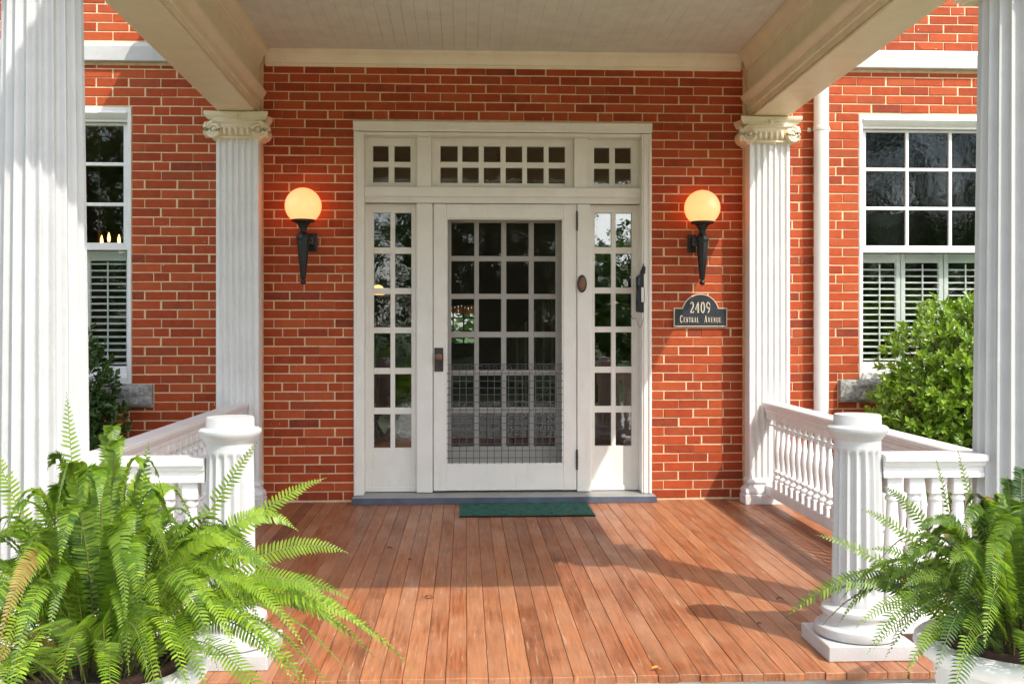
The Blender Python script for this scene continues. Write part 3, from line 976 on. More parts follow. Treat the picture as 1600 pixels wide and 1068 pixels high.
# casing
cs = [(-.006, .045), (.0, .055), (.012, .058), (.012, .030), (.058, .030), (.062, .022), (.070, .020), (.070, -.06)]
ya = YM
def casing(mb, pts, fn): mb.prism(pts, fn, True)
cpro = [(0, 0), (0, .030), (.006, .038), (.018, .038), (.022, .028), (.055, .028), (.060, .020), (.070, .018), (.070, 0)]
f.prism([(DX0 - .004 + u, YM + .01 - h) for u, h in cpro][::-1], lambda p, t: (p[0], p[1], .05 if t == 0 else DZ - .072))
f.prism([(DX1 + .004 - u, YM + .01 - h) for u, h in cpro], lambda p, t: (p[0], p[1], .05 if t == 0 else DZ - .072))
f.prism([(DZ + .006 - u, YM + .01 - h - .001) for u, h in cpro], lambda p, t: ((DX0 - .008) if t else (DX1 + .008), p[1], p[0]))
f.build('casing', 'door_white', df_, 30)
f = MB()
f.box(DX0 + .04, DX0 + .066, YM + .012, .30, .05, DZ - .066, .002).box(DX1 - .066, DX1 - .04, YM + .012, .30, .05, DZ - .066, .002)
f.box(DX0 + .066, DX1 - .066, YM + .012, .30, DZ - .09, DZ - .066, .002)
f.build('jamb', 'door_white', df_)
JX0, JX1 = DX0 + .066, DX1 - .066
PX = ((-.352, -.237), (.817, .916))
f = MB()
for a, c in PX:
    f.box(a, c, .178, .31, .05, 2.147, .003)
for a, c in ((-.350, -.246), (.794, .892)):
    f.box(a, c, .1785, .31, 2.264, DZ - .09, .003)
f.build('post', 'door_white', df_)
f = MB()
f.box(JX0, JX1, .17, .31, 2.16, 2.262, .003)
f.prism([(.1705, 2.19), (.155, 2.195), (.150, 2.21), (.150, 2.258), (.156, 2.2635), (.171, 2.2635)], lambda p, t: (JX0 + .001 if t else JX1 - .001, p[0], p[1]))
f.box(JX0 + .001, JX1 - .001, .162, .175, 2.147, 2.176, .002)
f.build('transom_bar', 'door_white', df_, 30)
def glazed(name, x0, x1, z0, z1, y, cols, rows, glassmat, frame_mat='door_white', par=None, dep=.045, bead=True):
    s = MB()
    a, c = cols[0][0], cols[-1][1]; d, e = rows[0][0], rows[-1][1]
    s.box(x0, a, y, y + dep, z0, z1, .002).box(c, x1, y, y + dep, z0, z1, .002)
    s.box(a - .001, c + .001, y + .0005, y + dep, z0, d, .002).box(a - .001, c + .001, y + .0005, y + dep, e, z1, .002)
    muntins(s, a, c, y + .004, y + dep - .004, d, e, [(cols[i][1], cols[i + 1][0]) for i in range(len(cols) - 1)], [(rows[i][1], rows[i + 1][0]) for i in range(len(rows) - 1)])
    if bead:
        k = .012
        s.box(x0, x0 + k, y - .012, y, z0, z1, .003).box(x1 - k, x1, y - .012, y, z0, z1, .003).box(x0 + k, x1 - k, y - .0115, y, z1 - k, z1, .003)
    o = s.build(name, frame_mat, par)
    panes(o, cols, rows, y + dep * .55, glassmat)
    return o
tz0, tz1 = 2.264, DZ - .09
glazed('transom_window', JX0, -.351, tz0, tz1, .235, [(-.674, -.56), (-.518, -.40)], [(2.303, 2.416), (2.455, 2.570)], 'glass', par=df_)
glazed('transom_window', -.245, .793, tz0, tz1, .235, [(-.182, -.056), (-.022, .098), (.136, .258), (.296, .418), (.453, .577), (.612, .734)], [(2.303, 2.417), (2.458, 2.574)], 'glass', par=df_)
glazed('transom_window', .893, JX1, tz0, tz1, .235, [(.947, 1.062), (1.103, 1.222)], [(2.303, 2.416), (2.455, 2.570)], 'glass', par=df_)
SR = [(.368, .614), (.661, .906), (.951, 1.204), (1.247, 1.490), (1.534, 1.784), (1.83, 2.082)]
sl1 = glazed('sidelight', JX0, PX[0][0], .05, 2.147, .232, [(-.667, -.546), (-.513, -.393)], SR, 'glass', par=df_)
sl2 = glazed('sidelight', PX[1][1], JX1, .05, 2.147, .232, [(.952, 1.075), (1.108, 1.227)], [(a + .006, c + .006) for a, c in SR], 'glass_calm', par=df_)
for a, c in ((JX0, PX[0][0]), (PX[1][1], JX1)):
    MB().box(a + .012, c - .012, .222, .2315, .05, .085, .003).build('base_bead', 'door_white', df_)
MB().box(DX0 - .006, DX1 + .02, -.028, .34, .010, .046, .003).build('threshold', 'greysill', df_)
MB().box(DX0 - .0065, DX1 + .0205, -.034, -.0285, .0, .046, .002).box(DX0 - .006, DX1 + .02, -.0284, YM, .0, .0095).build('threshold_edge', 'bluesill', df_)
MB().box(DX0 + .01, DX1 - .01, YM, .33, -.02, .0094).build('threshold_core', 'greysill', df_)

# inner glazed door
idr = thing('inner_door', 'white many paned front door seen through the screen door', 'door', (AX, .33, .05))
IC = [(-.104, .066), (.100, .266), (.304, .471), (.509, .671)]
IR = [(.364, .611), (.654, .891), (.929, 1.172), (1.214, 1.457), (1.495, 1.737), (1.775, 2.023)]
glazed('door_leaf', PX[0][1] + .001, PX[1][0] - .001, .055, 2.147, .318, IC, IR, 'glass', par=idr, bead=False)

# screen door
sd = thing('screen_door', 'white screen door with wire guard grille in its lower half', 'screen door', (AX, .19, .058))
SX0, SX1, SZ0, SZ1 = -.231, .8135, .060, 2.146
OX0, OX1, OZ0, OZ1 = -.139, .715, .249, 2.041
f = MB()
f.box(SX0, OX0, .186, .222, SZ0, SZ1, .003).box(OX1, SX1, .186, .222, SZ0, SZ1, .003)
f.build('stile', 'door_white', sd)
MB().box(OX0, OX1, .1865, .222, SZ0 + .001, OZ0, .003).build('bottom_rail', 'door_white', sd)
MB().box(OX0, OX1, .1865, .222, OZ1, SZ1 - .001, .003).build('top_rail', 'door_white', sd)
f = MB()
k = .010
f.box(OX0, OX0 + k, .190, .200, OZ0, OZ1, .002).box(OX1 - k, OX1, .190, .200, OZ0, OZ1, .002).box(OX0 + k, OX1 - k, .1905, .200, OZ0, OZ0 + k, .002).box(OX0 + k, OX1 - k, .1905, .200, OZ1 - k, OZ1, .002)
f.build('screen_bead', 'door_white', sd)
MB().add([(OX0, .206, OZ0), (OX1, .206, OZ0), (OX1, .206, OZ1), (OX0, .206, OZ1)], [(0, 1, 2, 3)]).build('mesh_screen', 'screen', sd)
gr = MB().tube([(-.130, .188, .977), (.707, .188, .980)], .0026, 5).build('guard_grille', 'wire', sd)
vm = MB().tube([(0, 0, .255), (0, 0, .93)], .0026, 5).mesh('upright_wire', 'wire')
hm = MB().tube([(-.134, 0, 0), (.711, 0, 0)], .0026, 5).mesh('cross_wire', 'wire')
for x in (-.096, -.043, .009, .062, .105, .16, .211, .264, .312, .365, .415, .469, .515, .565, .618, .67):
    o = link('upright_wire', vm, gr, (x, .1855, 0)); o.rotation_euler = (0, random.uniform(-.006, .006), 0)
for z in (.912, .857, .806, .758, .705, .648, .604, .551, .501, .447, .399, .351, .299):
    o = link('cross_wire', hm, gr, (0, .1815, z)); o.rotation_euler = (0, random.uniform(-.002, .002), 0)
f = MB()
x = -.10
i = 0
while x < .70:
    R = .021
    pts = []
    for q in range(16):
        a = -pi / 2 + 2 * pi * 1.35 * q / 15
        r = R * (1 - .55 * q / 15)
        pts.append((x + r * cos(a), .185, .951 + r * sin(a)))
    f.tube(pts, .002, 4); x += .0525; i += 1
f.build('scrollwork', 'wire', gr)
lp = MB().box(-.224, -.160, .178, .1855, .927, 1.099, .002).build('lock_plate', 'bronze', sd)
f = MB()
kp = [(.010, 0), (.010, .018), (.022, .024), (.027, .036), (.024, .048), (.012, .054), (.001, .055)]
vs = []; fs = []; n_ = 16
for r, d in kp:
    for q in range(n_):
        a = 2 * pi * q / n_
        vs.append((-.192 + r * cos(a), .178 - d, 1.033 + r * sin(a)))
for i in range(len(kp) - 1):
    for q in range(n_): fs.append((i * n_ + q, i * n_ + (q + 1) % n_, (i + 1) * n_ + (q + 1) % n_, (i + 1) * n_ + q))
f.add(vs, fs).build('knob', 'brass', lp, 40)
MB().box(-.195, -.189, .1768, .1785, .965, .985).build('keyhole', 'black', lp)
for (z0, z1) in ((1.968, 2.08), (.224, .341)):
    hg = MB().tube([(.8155, .178, z0), (.8155, .178, z1)], .0075, 8)
    for k_ in range(1, 3): hg.tube([(.8155, .178, z0 + (z1 - z0) * k_ / 3 - .003), (.8155, .178, z0 + (z1 - z0) * k_ / 3 + .003)], .0088, 8)
    hg.ball((.8155, .178, z1 + .008), .008).ball((.8155, .178, z0 - .008), .008)
    hg.build('hinge', 'bronze', sd, 40)

# bell plate on the right post
t = thing('bell_plate', 'dark oval bell plate on the white post right of the screen door', 'doorbell', (.851, .178, 1.565))
def oval(rx, rz, yb, yf, bev, cx=.851, cz=1.565, n=28):
    vs = []; fs = []
    for (s_, y) in ((1, yb), (1, yf + bev), (1 - bev / rx, yf)):
        for k in range(n):
            a = 2 * pi * k / n
            vs.append((cx + rx * s_ * cos(a), y, cz + rz * s_ * sin(a)))
    for i in range(2):
        for k in range(n): fs.append((i * n + k, i * n + (k + 1) % n, (i + 1) * n + (k + 1) % n, (i + 1) * n + k))
    fs.append(tuple(range(2 * n, 3 * n)))
    return MB().add(vs, fs)
oval(.035, .065, .178, .164, .006).build('rim', 'bronze', t, 40)
oval(.025, .052, .1642, .158, .006).build('face', 'brass', t, 40)

# black device with a white label and a dangling wire on the right jamb
t = thing('wall_handset', 'black handset with white label and dangling wire on right jamb', 'intercom', (1.274, .13, 1.36))
f = MB()
f.prism([(1.243, 1.36), (1.306, 1.352), (1.308, 1.60), (1.292, 1.645), (1.283, 1.69), (1.272, 1.64), (1.244, 1.615)], lambda p, q: (p[0], .16 if q else .085, p[1]))
f.build('body', 'blackplastic', t)
MB().tube([(1.247, .080, 1.40), (1.243, .068, 1.46), (1.243, .066, 1.55), (1.250, .080, 1.605)], [.012, .010, .010, .014], 8).build('handset_grip', 'blackplastic', t, 60)
MB().tube([(1.283, .09, 1.64), (1.288, .075, 1.68), (1.284, .08, 1.705)], [.02, .014, .006], 8).build('hook', 'black', t, 60)
MB().box(1.272, 1.296, .082, .0845, 1.43, 1.535).build('label_strip', 'white', t)
pts = []
for i in range(24):
    u = i / 23
    if u < .55:
        k = u / .55; pts.append((1.295 - .055 * k - .0, .09, 1.35 - .09 * sin(pi * k * .9) - .02 * k))
    else:
        k = (u - .55) / .45; pts.append((1.24 - .045 * k, .09 + .05 * k, 1.302 + .028 * k + .012 * sin(k * 3 * pi)))
MB().tube(pts, .0016, 5).build('cable', 'blackplastic', t, 60)

# doormat
t = thing('doormat', 'green doormat with dark flecks on the boards before the door', 'doormat', (.41, -.28, 0))
b = MB()
vs = []; fs = []
nx, ny = 60, 34
for j in range(ny + 1):
    for i in range(nx + 1):
        x = -.036 + .893 * i / nx; y = -.53 + .49 * j / ny
        z = .011 + .003 * sin(j * pi * .999) + .0035 * noise.noise(Vector((x * 40, y * 60, 1)))
        vs.append((x, y, z))
for j in range(ny):
    for i in range(nx): fs.append((j * (nx + 1) + i, j * (nx + 1) + i + 1, (j + 1) * (nx + 1) + i + 1, (j + 1) * (nx + 1) + i))
b.add(vs, fs); b.build('pile', 'mat', t, 180)
MB().box(-.040, .861, -.534, -.036, .001, .009, .002).build('backing', 'blackplastic', t)

# house number plaque
t = thing('number_plaque', 'dark arched house plaque reading 2409 Central Avenue below the right lamp', 'sign', (1.703, YM, 1.25))
def plaque_outline(e):
    x0, x1, zb, zs, xc = 1.508 + e, 1.898 - e, 1.252 + e, 1.388 - e, 1.703
    R = .137 - e
    a0 = math.asin(max(-1, min(1, (zs - 1.352) / R)))
    pts = [(x0, zb), (x1, zb), (x1, zs)]
    for i in range(25):
        a = a0 + (pi - 2 * a0) * i / 24
        pts.append((xc + R * cos(a), 1.352 + R * sin(a)))
    pts.append((x0, zs))
    return pts
po, pi_ = plaque_outline(0), plaque_outline(.006)
MB().prism(plaque_outline(.0045)[::-1], lambda p, q: (p[0], YM - .004 if q == 0 else YM - .018, p[1])).build('panel', 'plaque', t)
nn = len(po); vs = []; fs = []
for pts, y in ((po, YM - .003), (po, YM - .022), (pi_, YM - .022), (pi_, YM - .017)):
    vs += [(x, y, z) for x, z in pts]
for i in range(3):
    for k in range(nn): fs.append((i * nn + k, i * nn + (k + 1) % nn, (i + 1) * nn + (k + 1) % nn, (i + 1) * nn + k))
MB().add(vs, fs).build('border', 'letter', t)
def arc(cx, cy, rx, ry, a0, a1, n=12):
    return [(cx + rx * cos(radians(a0 + (a1 - a0) * i / n)), cy + ry * sin(radians(a0 + (a1 - a0) * i / n))) for i in range(n + 1)]
T_, K_ = .055, .13     # thin and thick pen widths, in cap heights
GLY = {
 '2': [(arc(.27, .74, .22, .24, 165, 0, 10) + [(.44, .55), (.06, .04)], .10), ([(.05, .04), (.50, .04), (.53, .17)], .09)],
 '4': [([(.40, 1.0), (.03, .30), (.58, .30)], .08), ([(.42, 1.0), (.42, .02)], .13), ([(.28, .02), (.56, .02)], .05)],
 '0': [(arc(.28, .5, .24, .48, 90, 450, 24), .11)],
 '9': [(arc(.27, .70, .22, .28, 0, 360, 18), .09), ([(.49, .72), (.47, .42), (.38, .16), (.22, .0)], .10)],
 'C': [(arc(.35, .5, .30, .48, 55, 305, 16), .12), ([(.56, .98), (.56, .72)], .05), ([(.56, .24), (.53, .06)], .05)],
 'E': [([(.14, 0), (.14, 1)], .13), ([(.03, .97), (.56, .97), (.57, .80)], .06), ([(.03, .03), (.57, .03), (.59, .22)], .06), ([(.14, .51), (.42, .51)], .06), ([(.42, .40), (.42, .62)], .05)],
 'N': [([(.12, 0), (.12, 1)], .06), ([(.12, 1), (.62, 0)], .14), ([(.62, 0), (.62, 1)], .06), ([(.0, .02), (.25, .02)], .05), ([(.0, .98), (.18, .98)], .05), ([(.48, .98), (.75, .98)], .05)],
 'T': [([(.30, 0), (.30, 1)], .13), ([(.02, .78), (.04, .97), (.56, .97), (.58, .78)], .06), ([(.16, .02), (.44, .02)], .05)],
 'R': [([(.14, 0), (.14, 1)], .13), ([(.03, .97), (.32, .97)] + arc(.32, .74, .2, .23, 90, -90, 8) + [(.14, .51)], .07), ([(.32, .5), (.62, .02)], .13), ([(.02, .02), (.27, .02)], .05)],
 'A': [([(.06, 0), (.34, 1)], .06), ([(.34, 1), (.62, 0)], .14), ([(.15, .34), (.52, .34)], .05), ([(.0, .02), (.2, .02)], .05), ([(.48, .02), (.74, .02)], .05)],
 'L': [([(.14, 0), (.14, 1)], .13), ([(.02, .98), (.28, .98)], .05), ([(.02, .03), (.54, .03), (.57, .25)], .06)],
 'V': [([(.06, 1), (.34, 0)], .14), ([(.34, 0), (.60, 1)], .06), ([(.0, .98), (.2, .98)], .05), ([(.48, .98), (.70, .98)], .05)],
 'U': [([(.12, 1), (.12, .3)] + arc(.36, .28, .24, .27, 180, 360, 8) + [(.60, 1)], .10), ([(.0, .98), (.25, .98)], .05), ([(.48, .98), (.72, .98)], .05)],
}
GW = {'2': .60, '4': .64, '0': .62, '9': .60, 'C': .68, 'E': .66, 'N': .80, 'T': .66, 'R': .68, 'A': .78, 'L': .64, 'V': .74, 'U': .78}
def letters(mb, text, x, z, h, y, gap, sxk=1.0):
    for ch, hh in text:
        H = h * hh
        if ch == ' ': x += H * .7; continue
        for pts, wd in GLY[ch]:
            P2 = [(x + px * H * sxk, z + pz * H) for px, pz in pts]
            wv = wd * H * .5 * .88
            vs = []; fs = []
            for i, (px, pz) in enumerate(P2):
                q0 = P2[max(0, i - 1)]; q1 = P2[min(len(P2) - 1, i + 1)]
                dx, dz = q1[0] - q0[0], q1[1] - q0[1]; L = sqrt(dx * dx + dz * dz) or 1
                nx_, nz_ = -dz / L * wv, dx / L * wv
                vs += [(px - nx_, y - .004, pz - nz_), (px + nx_, y - .004, pz + nz_), (px - nx_, y, pz - nz_), (px + nx_, y, pz + nz_)]
            for i in range(len(P2) - 1):
                o_ = 4 * i
                fs += [(o_, o_ + 4, o_ + 5, o_ + 1), (o_, o_ + 2, o_ + 6, o_ + 4), (o_ + 1, o_ + 5, o_ + 7, o_ + 3)]
            mb.add(vs, fs)
        x += GW[ch] * H * sxk + gap * H
    return x
f = MB()
def fit(txt, xa, xb, z, h, gap):
    wsum = 0; fix = 0
    for ch, hh in txt:
        if ch == ' ': fix += h * hh * .7
        else: wsum += GW[ch] * h * hh; fix += gap * h * hh
    letters(f, txt, xa, z, h, YM - .0178, gap, (xb - xa - fix) / wsum)
fit([(c, 1) for c in '2409'], 1.626, 1.784, 1.352, .078, .12)
fit([('C', 1)] + [(c, .74) for c in 'ENTRAL'] + [(' ', 1.0)] + [('A', 1)] + [(c, .74) for c in 'VENUE'], 1.554, 1.858, 1.282, .052, .13)
f.build('lettering', 'letter', t)

# wall lamps
def wall_lamp(label, xc, s):
    yl = -.02
    t = thing('wall_lamp', label, 'wall lamp', (xc, YM, 1.85), 'globe wall lamps beside the door')
    MB().ball((xc, yl, 2.10), .127, n=40, m=24).build('globe', 'globe', t, 180)
    MB().lathe([(.060, 1.984), (.078, 1.986), (.082, 1.992), (.082, 2.008), (.078, 2.012), (.068, 2.0125)], 28, (xc, yl, 0)).build('globe_holder', 'black', t, 40)
    MB().lathe([(.056, 1.984), (.040, 1.970), (.030, 1.950), (.024, 1.936), (.022, 1.918)], 20, (xc, yl, 0)).build('neck', 'black', t, 40)
    MB().lathe([(.020, 1.922), (.026, 1.916), (.038, 1.900), (.046, 1.888), (.048, 1.874), (.0465, 1.866), (.044, 1.862), (.043, 1.852)], 8, (xc, yl, 0)).build('collar', 'black', t, 25)
    MB().lathe([(.043, 1.852), (.039, 1.80), (.0185, 1.594), (.015, 1.588)], 8, (xc, yl, 0)).build('torch_body', 'black', t, 25)
    MB().ball((xc, yl, 1.567), .020, n=14, m=9).lathe([(.013, 1.596), (.015, 1.589), (.010, 1.583)], 12, (xc, yl, 0)).build('finial', 'black', t, 60)
    px = xc + s * .052
    MB().box(px - .032, px + .032, YM - .022, YM + .002, 1.788, 1.918, .005).box(px - .022, px + .022, YM - .03, YM - .022, 1.805, 1.90, .004).build('wall_plate', 'black', t)
    MB().box(px - .018 , px + .018, yl - .005, YM - .028, 1.826, 1.886, .004).tube([(px, yl + .01, 1.856), (xc, yl, 1.862)], .02, 8).build('arm', 'black', t)
    return t
wall_lamp('lit globe wall lamp on black torch bracket left of the door', -1.137, 1)
wall_lamp('lit globe wall lamp on black torch bracket right of the door above the plaque', 1.692, -1)

# downpipe
t = thing('downpipe', 'white round downpipe on the brick right of the right pilaster', 'downpipe', (2.548, YO - .06, 0))
MB().lathe([(.0525, GZ + .02), (.0525, 3.36)], 28, (2.548, YO - .062, 0)).build('pipe', 'white', t, 60)
f = MB().lathe([(.0535, 2.655), (.057, 2.657), (.057, 2.682), (.0535, 2.684)], 28, (2.548, YO - .062, 0), cap=False)
for s_ in (-1, 1):
    f.box(2.548 + s_ * .055, 2.548 + s_ * .082, YO - .012, YO - .001, 2.655, 2.685, .003)
    f.ball((2.548 + s_ * .072, YO - .014, 2.67), .012, .008, .012)
f.build('bracket', 'white', t, 40)

# ------------------------------------------------------------------ rooms behind the glass
def room(name, x0, x1, y0, y1, z0, z1, holes=()):
    t = structure(name)
    MB().box(x0, x1, y0, y1, z0 - .05, z0).build('room_floor', 'darkwood', t)
    MB().box(x0, x1, y0, y1, z1, z1 + .05).build('room_ceiling', 'roomceil', t)
    b = MB().box(x0 - .05, x0, y0, y1, z0, z1).box(x1, x1 + .05, y0, y1, z0, z1)
    if holes:
        a, c, d, e = holes
        b.box(x0, a, y1, y1 + .06, z0, z1).box(c, x1, y1, y1 + .06, z0, z1).box(a, c, y1, y1 + .06, z0, d).box(a, c, y1, y1 + .06, e, z1)
    else:
        b.box(x0, x1, y1, y1 + .05, z0, z1)
    b.build('room_wall', 'room', t)
    return t
hall = room('hall_room', -1.30, 1.90, .41, 5.0, .02, 2.95, (-.24, .12, 1.05, 1.50))
MB().box(-1.30, DX0 - .01, .36, .409, 0, 2.95).box(DX1 + .01, 1.90, .36, .409, 0, 2.95).build('front_wall_lining', 'room', hall)
hw = thing('back_window', 'small bright window with dark bars at the far end of the hall', 'window', (-.06, 5.0, 1.27))
f = MB()
for x in (-.145, -.02): f.box(x - .008, x + .008, 5.0, 5.03, 1.05, 1.50)
for z in (1.2, 1.35): f.box(-.24, .12, 5.001, 5.029, z - .007, z + .007)
f.build('bars', 'black', hw)
f = MB()
for i in range(9):
    f.box(-.24 + i * .04, -.208 + i * .04, 4.97 + .01 * (i % 2), 4.985 + .01 * (i % 2), 1.40, 1.50)
f.build('valance', 'curtain', hw)
room('left_room', -5.0, -1.40, .22, 4.2, .02, 3.0)
room('right_room', 1.99, 5.5, .24, 4.2, .02, 3.0)
# chandelier behind the left window
t = thing('candle_chandelier', 'small chandelier with lit flame bulbs behind the left window', 'chandelier', (-3.08, 1.5, 1.9))
MB().tube([(-3.08, 1.5, 2.98), (-3.08, 1.5, 1.9)], .008, 6).ball((-3.08, 1.5, 1.88), .035).build('stem', 'brass', t)
MB().lathe([(.26, 2.94), (.27, 2.96), (.22, 2.975), (.16, 2.97), (.1, 2.98), (.05, 2.985)], 32, (-3.02, 1.3, 0)).build('ceiling_medallion', 'palewood', t, 40)
f1 = MB(); f2 = MB(); f3 = MB()
for k in range(5):
    a = 2 * pi * k / 5 + .52
    p = Vector((-3.08 + .16 * cos(a), 1.5 + .16 * sin(a), 1.90))
    f1.tube([(-3.08, 1.5, 1.88), ((-3.08 + p.x) / 2, (1.5 + p.y) / 2, 1.83), (p.x, p.y, 1.885)], .006, 6)
    f2.lathe([(.012, 1.885), (.012, 1.955)], 10, (p.x, p.y, 0))
    f3.lathe([(.008, 1.957), (.0135, 1.975), (.012, 1.995), (.006, 2.02), (.001, 2.035)], 10, (p.x, p.y, 0))
f1.build('arms', 'brass', t, 60); f2.build('candle_sleeves', 'candle', t, 60); f3.build('bulbs', 'bulb', t, 60)
# lamp in the hall behind the left sidelight
t = thing('floor_lamp', 'lit yellow dome lamp standing inside behind the left sidelight', 'lamp', (-.70, 1.0, .02))
MB().lathe([(.12, .02), (.12, .035), (.02, .05), (.013, .06), (.013, 1.47), (.02, 1.48)], 20, (-.70, 1.0, 0)).build('stand', 'bronze', t, 40)
MB().lathe([(.05, 1.508), (.056, 1.52), (.053, 1.545), (.042, 1.566), (.024, 1.582), (.002, 1.587)], 24, (-.70, 1.0, 0)).build('shade', 'lampshade', t, 60)
# hanging hall lantern on a chain behind the transom
t = thing('hall_pendant', 'brass pendant on a chain inside behind the middle transom', 'pendant', (.295, 2.0, 2.6))
f = MB()
for i in range(9):
    z = 2.93 - i * .038
    n_ = 10
    f.tube([(.295 + (.012 * cos(2 * pi * q / n_) if i % 2 else 0), 2.0 + (0 if i % 2 else .012 * cos(2 * pi * q / n_)), z + .022 * sin(2 * pi * q / n_)) for q in range(n_ + 1)], .004, 5, False)
f.build('chain', 'bronze', t)
f = MB().ball((.295, 2.0, 2.58), .03)
for k in range(5):
    a = 2 * pi * k / 5
    f.tube([(.295, 2.0, 2.58), (.295 + .07 * cos(a), 2.0 + .07 * sin(a), 2.55), (.295 + .13 * cos(a), 2.0 + .13 * sin(a), 2.585)], .007, 6)
f.build('arms', 'brass', t, 60)
# stair banister
t = thing('stair_banister', 'pale stair spindles inside the hall at the right of the door', 'banister', (.75, 2.6, .02))
for i in range(8):
    MB().box(.50 + i * .085 - .011, .50 + i * .085 + .011, 2.6, 2.622, .30 + i * .10, 1.20 + i * .10).build('spindle', 'palewood', t)
MB().prism([(.42, 1.11), (1.2, 2.03), (1.2, 2.09), (.42, 1.17)], lambda p, q: (p[0], 2.64 if q else 2.58, p[1])).build('handrail', 'darkwood', t)
MB().prism([(.42, .02), (1.2, .02), (1.2, 1.13), (.42, .21)], lambda p, q: (p[0], 2.64 if q else 2.58, p[1])).build('stringer', 'darkwood', t)
# pot plant inside
t = thing('potted_houseplant', 'pale leaved houseplant in a terracotta pot inside the left sidelight', 'pot plant', (-.53, .56, .02))
MB().lathe([(.105, .02), (.12, .06), (.15, .34), (.165, .345), (.168, .39), (.155, .395), (.148, .37), (.1, .36)], 28, (-.53, .60, 0)).build('pot', 'terracotta', t, 40)
def leaf_heart(mb, base, d, up, L, W):
    d = d.normalized(); s_ = d.cross(up).normalized(); u = s_.cross(d)
    P = []
    for (a, wv, h) in ((0, .02, 0), (.12, .30, .02), (.35, .5, .03), (.65, .33, -.02), (1.0, .0, -.12)):
        P.append((base + d * (L * a) + u * (L * h), wv * W))
    vs = []; fs = []
    for p, wv in P:
        vs += [tuple(p - s_ * wv + u * wv * .25), tuple(p), tuple(p + s_ * wv + u * wv * .25)]
    for i in range(len(P) - 1):
        fs += [(3 * i, 3 * i + 1, 3 * i + 4, 3 * i + 3), (3 * i + 1, 3 * i + 2, 3 * i + 5, 3 * i + 4)]
    mb.add(vs, fs)
for k in range(26):
    a = random.uniform(0, 2 * pi); el = random.uniform(.1, 1.2)
    b0 = Vector((-.53 + .1 * cos(a), .60 + .1 * sin(a), .38 + .35 * random.random()))
    mb = MB(); dd = Vector((cos(a) * cos(el), sin(a) * cos(el) , sin(el) - .7))
    leaf_heart(mb, b0, dd, Vector((0, 0, 1)), random.uniform(.10, .16), random.uniform(.07, .10))
    mb.tube([(-.53, .60, .36), tuple((b0 + Vector((-.53, .60, .42))) / 2 + Vector((0, 0, .04))), tuple(b0)], .003, 4)
    mb.build('leaf', 'houseplant', t, 60)
mb = MB(); leaf_heart(mb, Vector((-.60, .42, .60)), Vector((-.02, -.25, -1)), Vector((0, -1, 0)), .15, .11); mb.build('leaf', 'houseplant', t, 60)

# ------------------------------------------------------------------ shrubs by the walls
def leaf5(mb, p, d, up, L, W):
    s_ = d.cross(up)
    if s_.length < 1e-4: s_ = d.cross(Vector((1, 0, 0)))
    s_.normalize(); u = s_.cross(d)
    m_ = p + d * (L * .5); 
    mb.add([tuple(p), tuple(m_ - s_ * W + u * W * .35), tuple(p + d * L - u * L * .08), tuple(m_ + s_ * W + u * W * .35), tuple(m_)], [(0, 4, 1), (4, 2, 1), (0, 3, 4), (4, 3, 2)])

def shrub(name, label, blobs, z0, nshoots, leaf, mat, seed):
    rnd = random.Random(seed)
    cx = blobs[0][0]; cy = blobs[0][1]
    t = thing(name, label, 'shrub', (cx, cy, z0))
    mb = MB(); st_ = MB()
    tot = sum(b_[3] ** 2 for b_ in blobs)
    for (bx, by, bz, R, sz) in blobs:
        for k in range(int(nshoots * R * R / tot)):
            d = Vector((rnd.gauss(0, 1), rnd.gauss(0, 1), rnd.gauss(0, 1))).normalized()
            rr = R * (1 - abs(rnd.gauss(0, .16))) * (1 + .14 * noise.noise(d * 3.1 + Vector((seed, bx, bz))))
            p = Vector((bx + d.x * rr, by + d.y * rr, bz + d.z * rr * sz))
            if p.z < z0 or p.y > YO - .05: continue
            ax = (d * .7 + Vector((rnd.uniform(-.4, .4), rnd.uniform(-.4, .4), rnd.uniform(.1, .9)))).normalized()
            if k % 5 == 0:
                st_.tube([tuple(Vector((bx, by, bz)) * .4 + p * .6), tuple(p)], .0035, 4)
            e1 = ax.cross(Vector((.3, .2, .9))).normalized(); e2 = ax.cross(e1)
            nl = rnd.randint(5, 8)
            ph = rnd.uniform(0, 6.28)
            for q in range(nl):
                a = ph + q * 2.4
                sp = .35 + .75 * (1 - q / nl)
                ld = (ax + (e1 * cos(a) + e2 * sin(a)) * sp * 1.3).normalized()
                s2 = leaf * rnd.uniform(.5, 1.25)
                leaf5(mb, p - ax * (leaf * .9 * (1 - q / nl)), ld, ax, s2, s2 * .27)
    kind(mb.build('foliage', mat, t), 'stuff')
    for (bx, by, bz, R, sz) in blobs:
        for k in range(4):
            st_.tube([(cx + rnd.uniform(-.06, .06), cy + rnd.uniform(-.06, .06), z0), ((cx + bx) / 2 + rnd.uniform(-.1, .1), (cy + by) / 2, (z0 + bz) / 2), (bx + rnd.uniform(-.5, .5) * R, by + rnd.uniform(-.4, .2) * R, bz + rnd.uniform(-.3, .6) * R)], [.022, .016, .006], 6)
    st_.build('branch', 'bark', t, 60)
    return t
shrub('evergreen_shrub', 'large sunlit evergreen shrub below the right window', [(3.28, -.52, .92, .48, 1.15), (3.62, -.55, 1.05, .48, 1.05), (3.05, -.55, .70, .34, 1.0), (3.4, -.6, .30, .5, 1.1), (2.98, -.52, .28, .30, 1.2), (3.9, -.55, .8, .5, 1.2)], GZ, 3200, .058, 'shrub', 4)
shrub('evergreen_shrub', 'dark shaded evergreen shrub below the left window', [(-2.62, -.50, .85, .36, 1.25), (-2.48, -.50, .55, .30, 1.1), (-2.85, -.5, .6, .42, 1.2), (-2.6, -.55, .15, .4, 1.3)], GZ, 1500, .062, 'shrub_dark', 9)

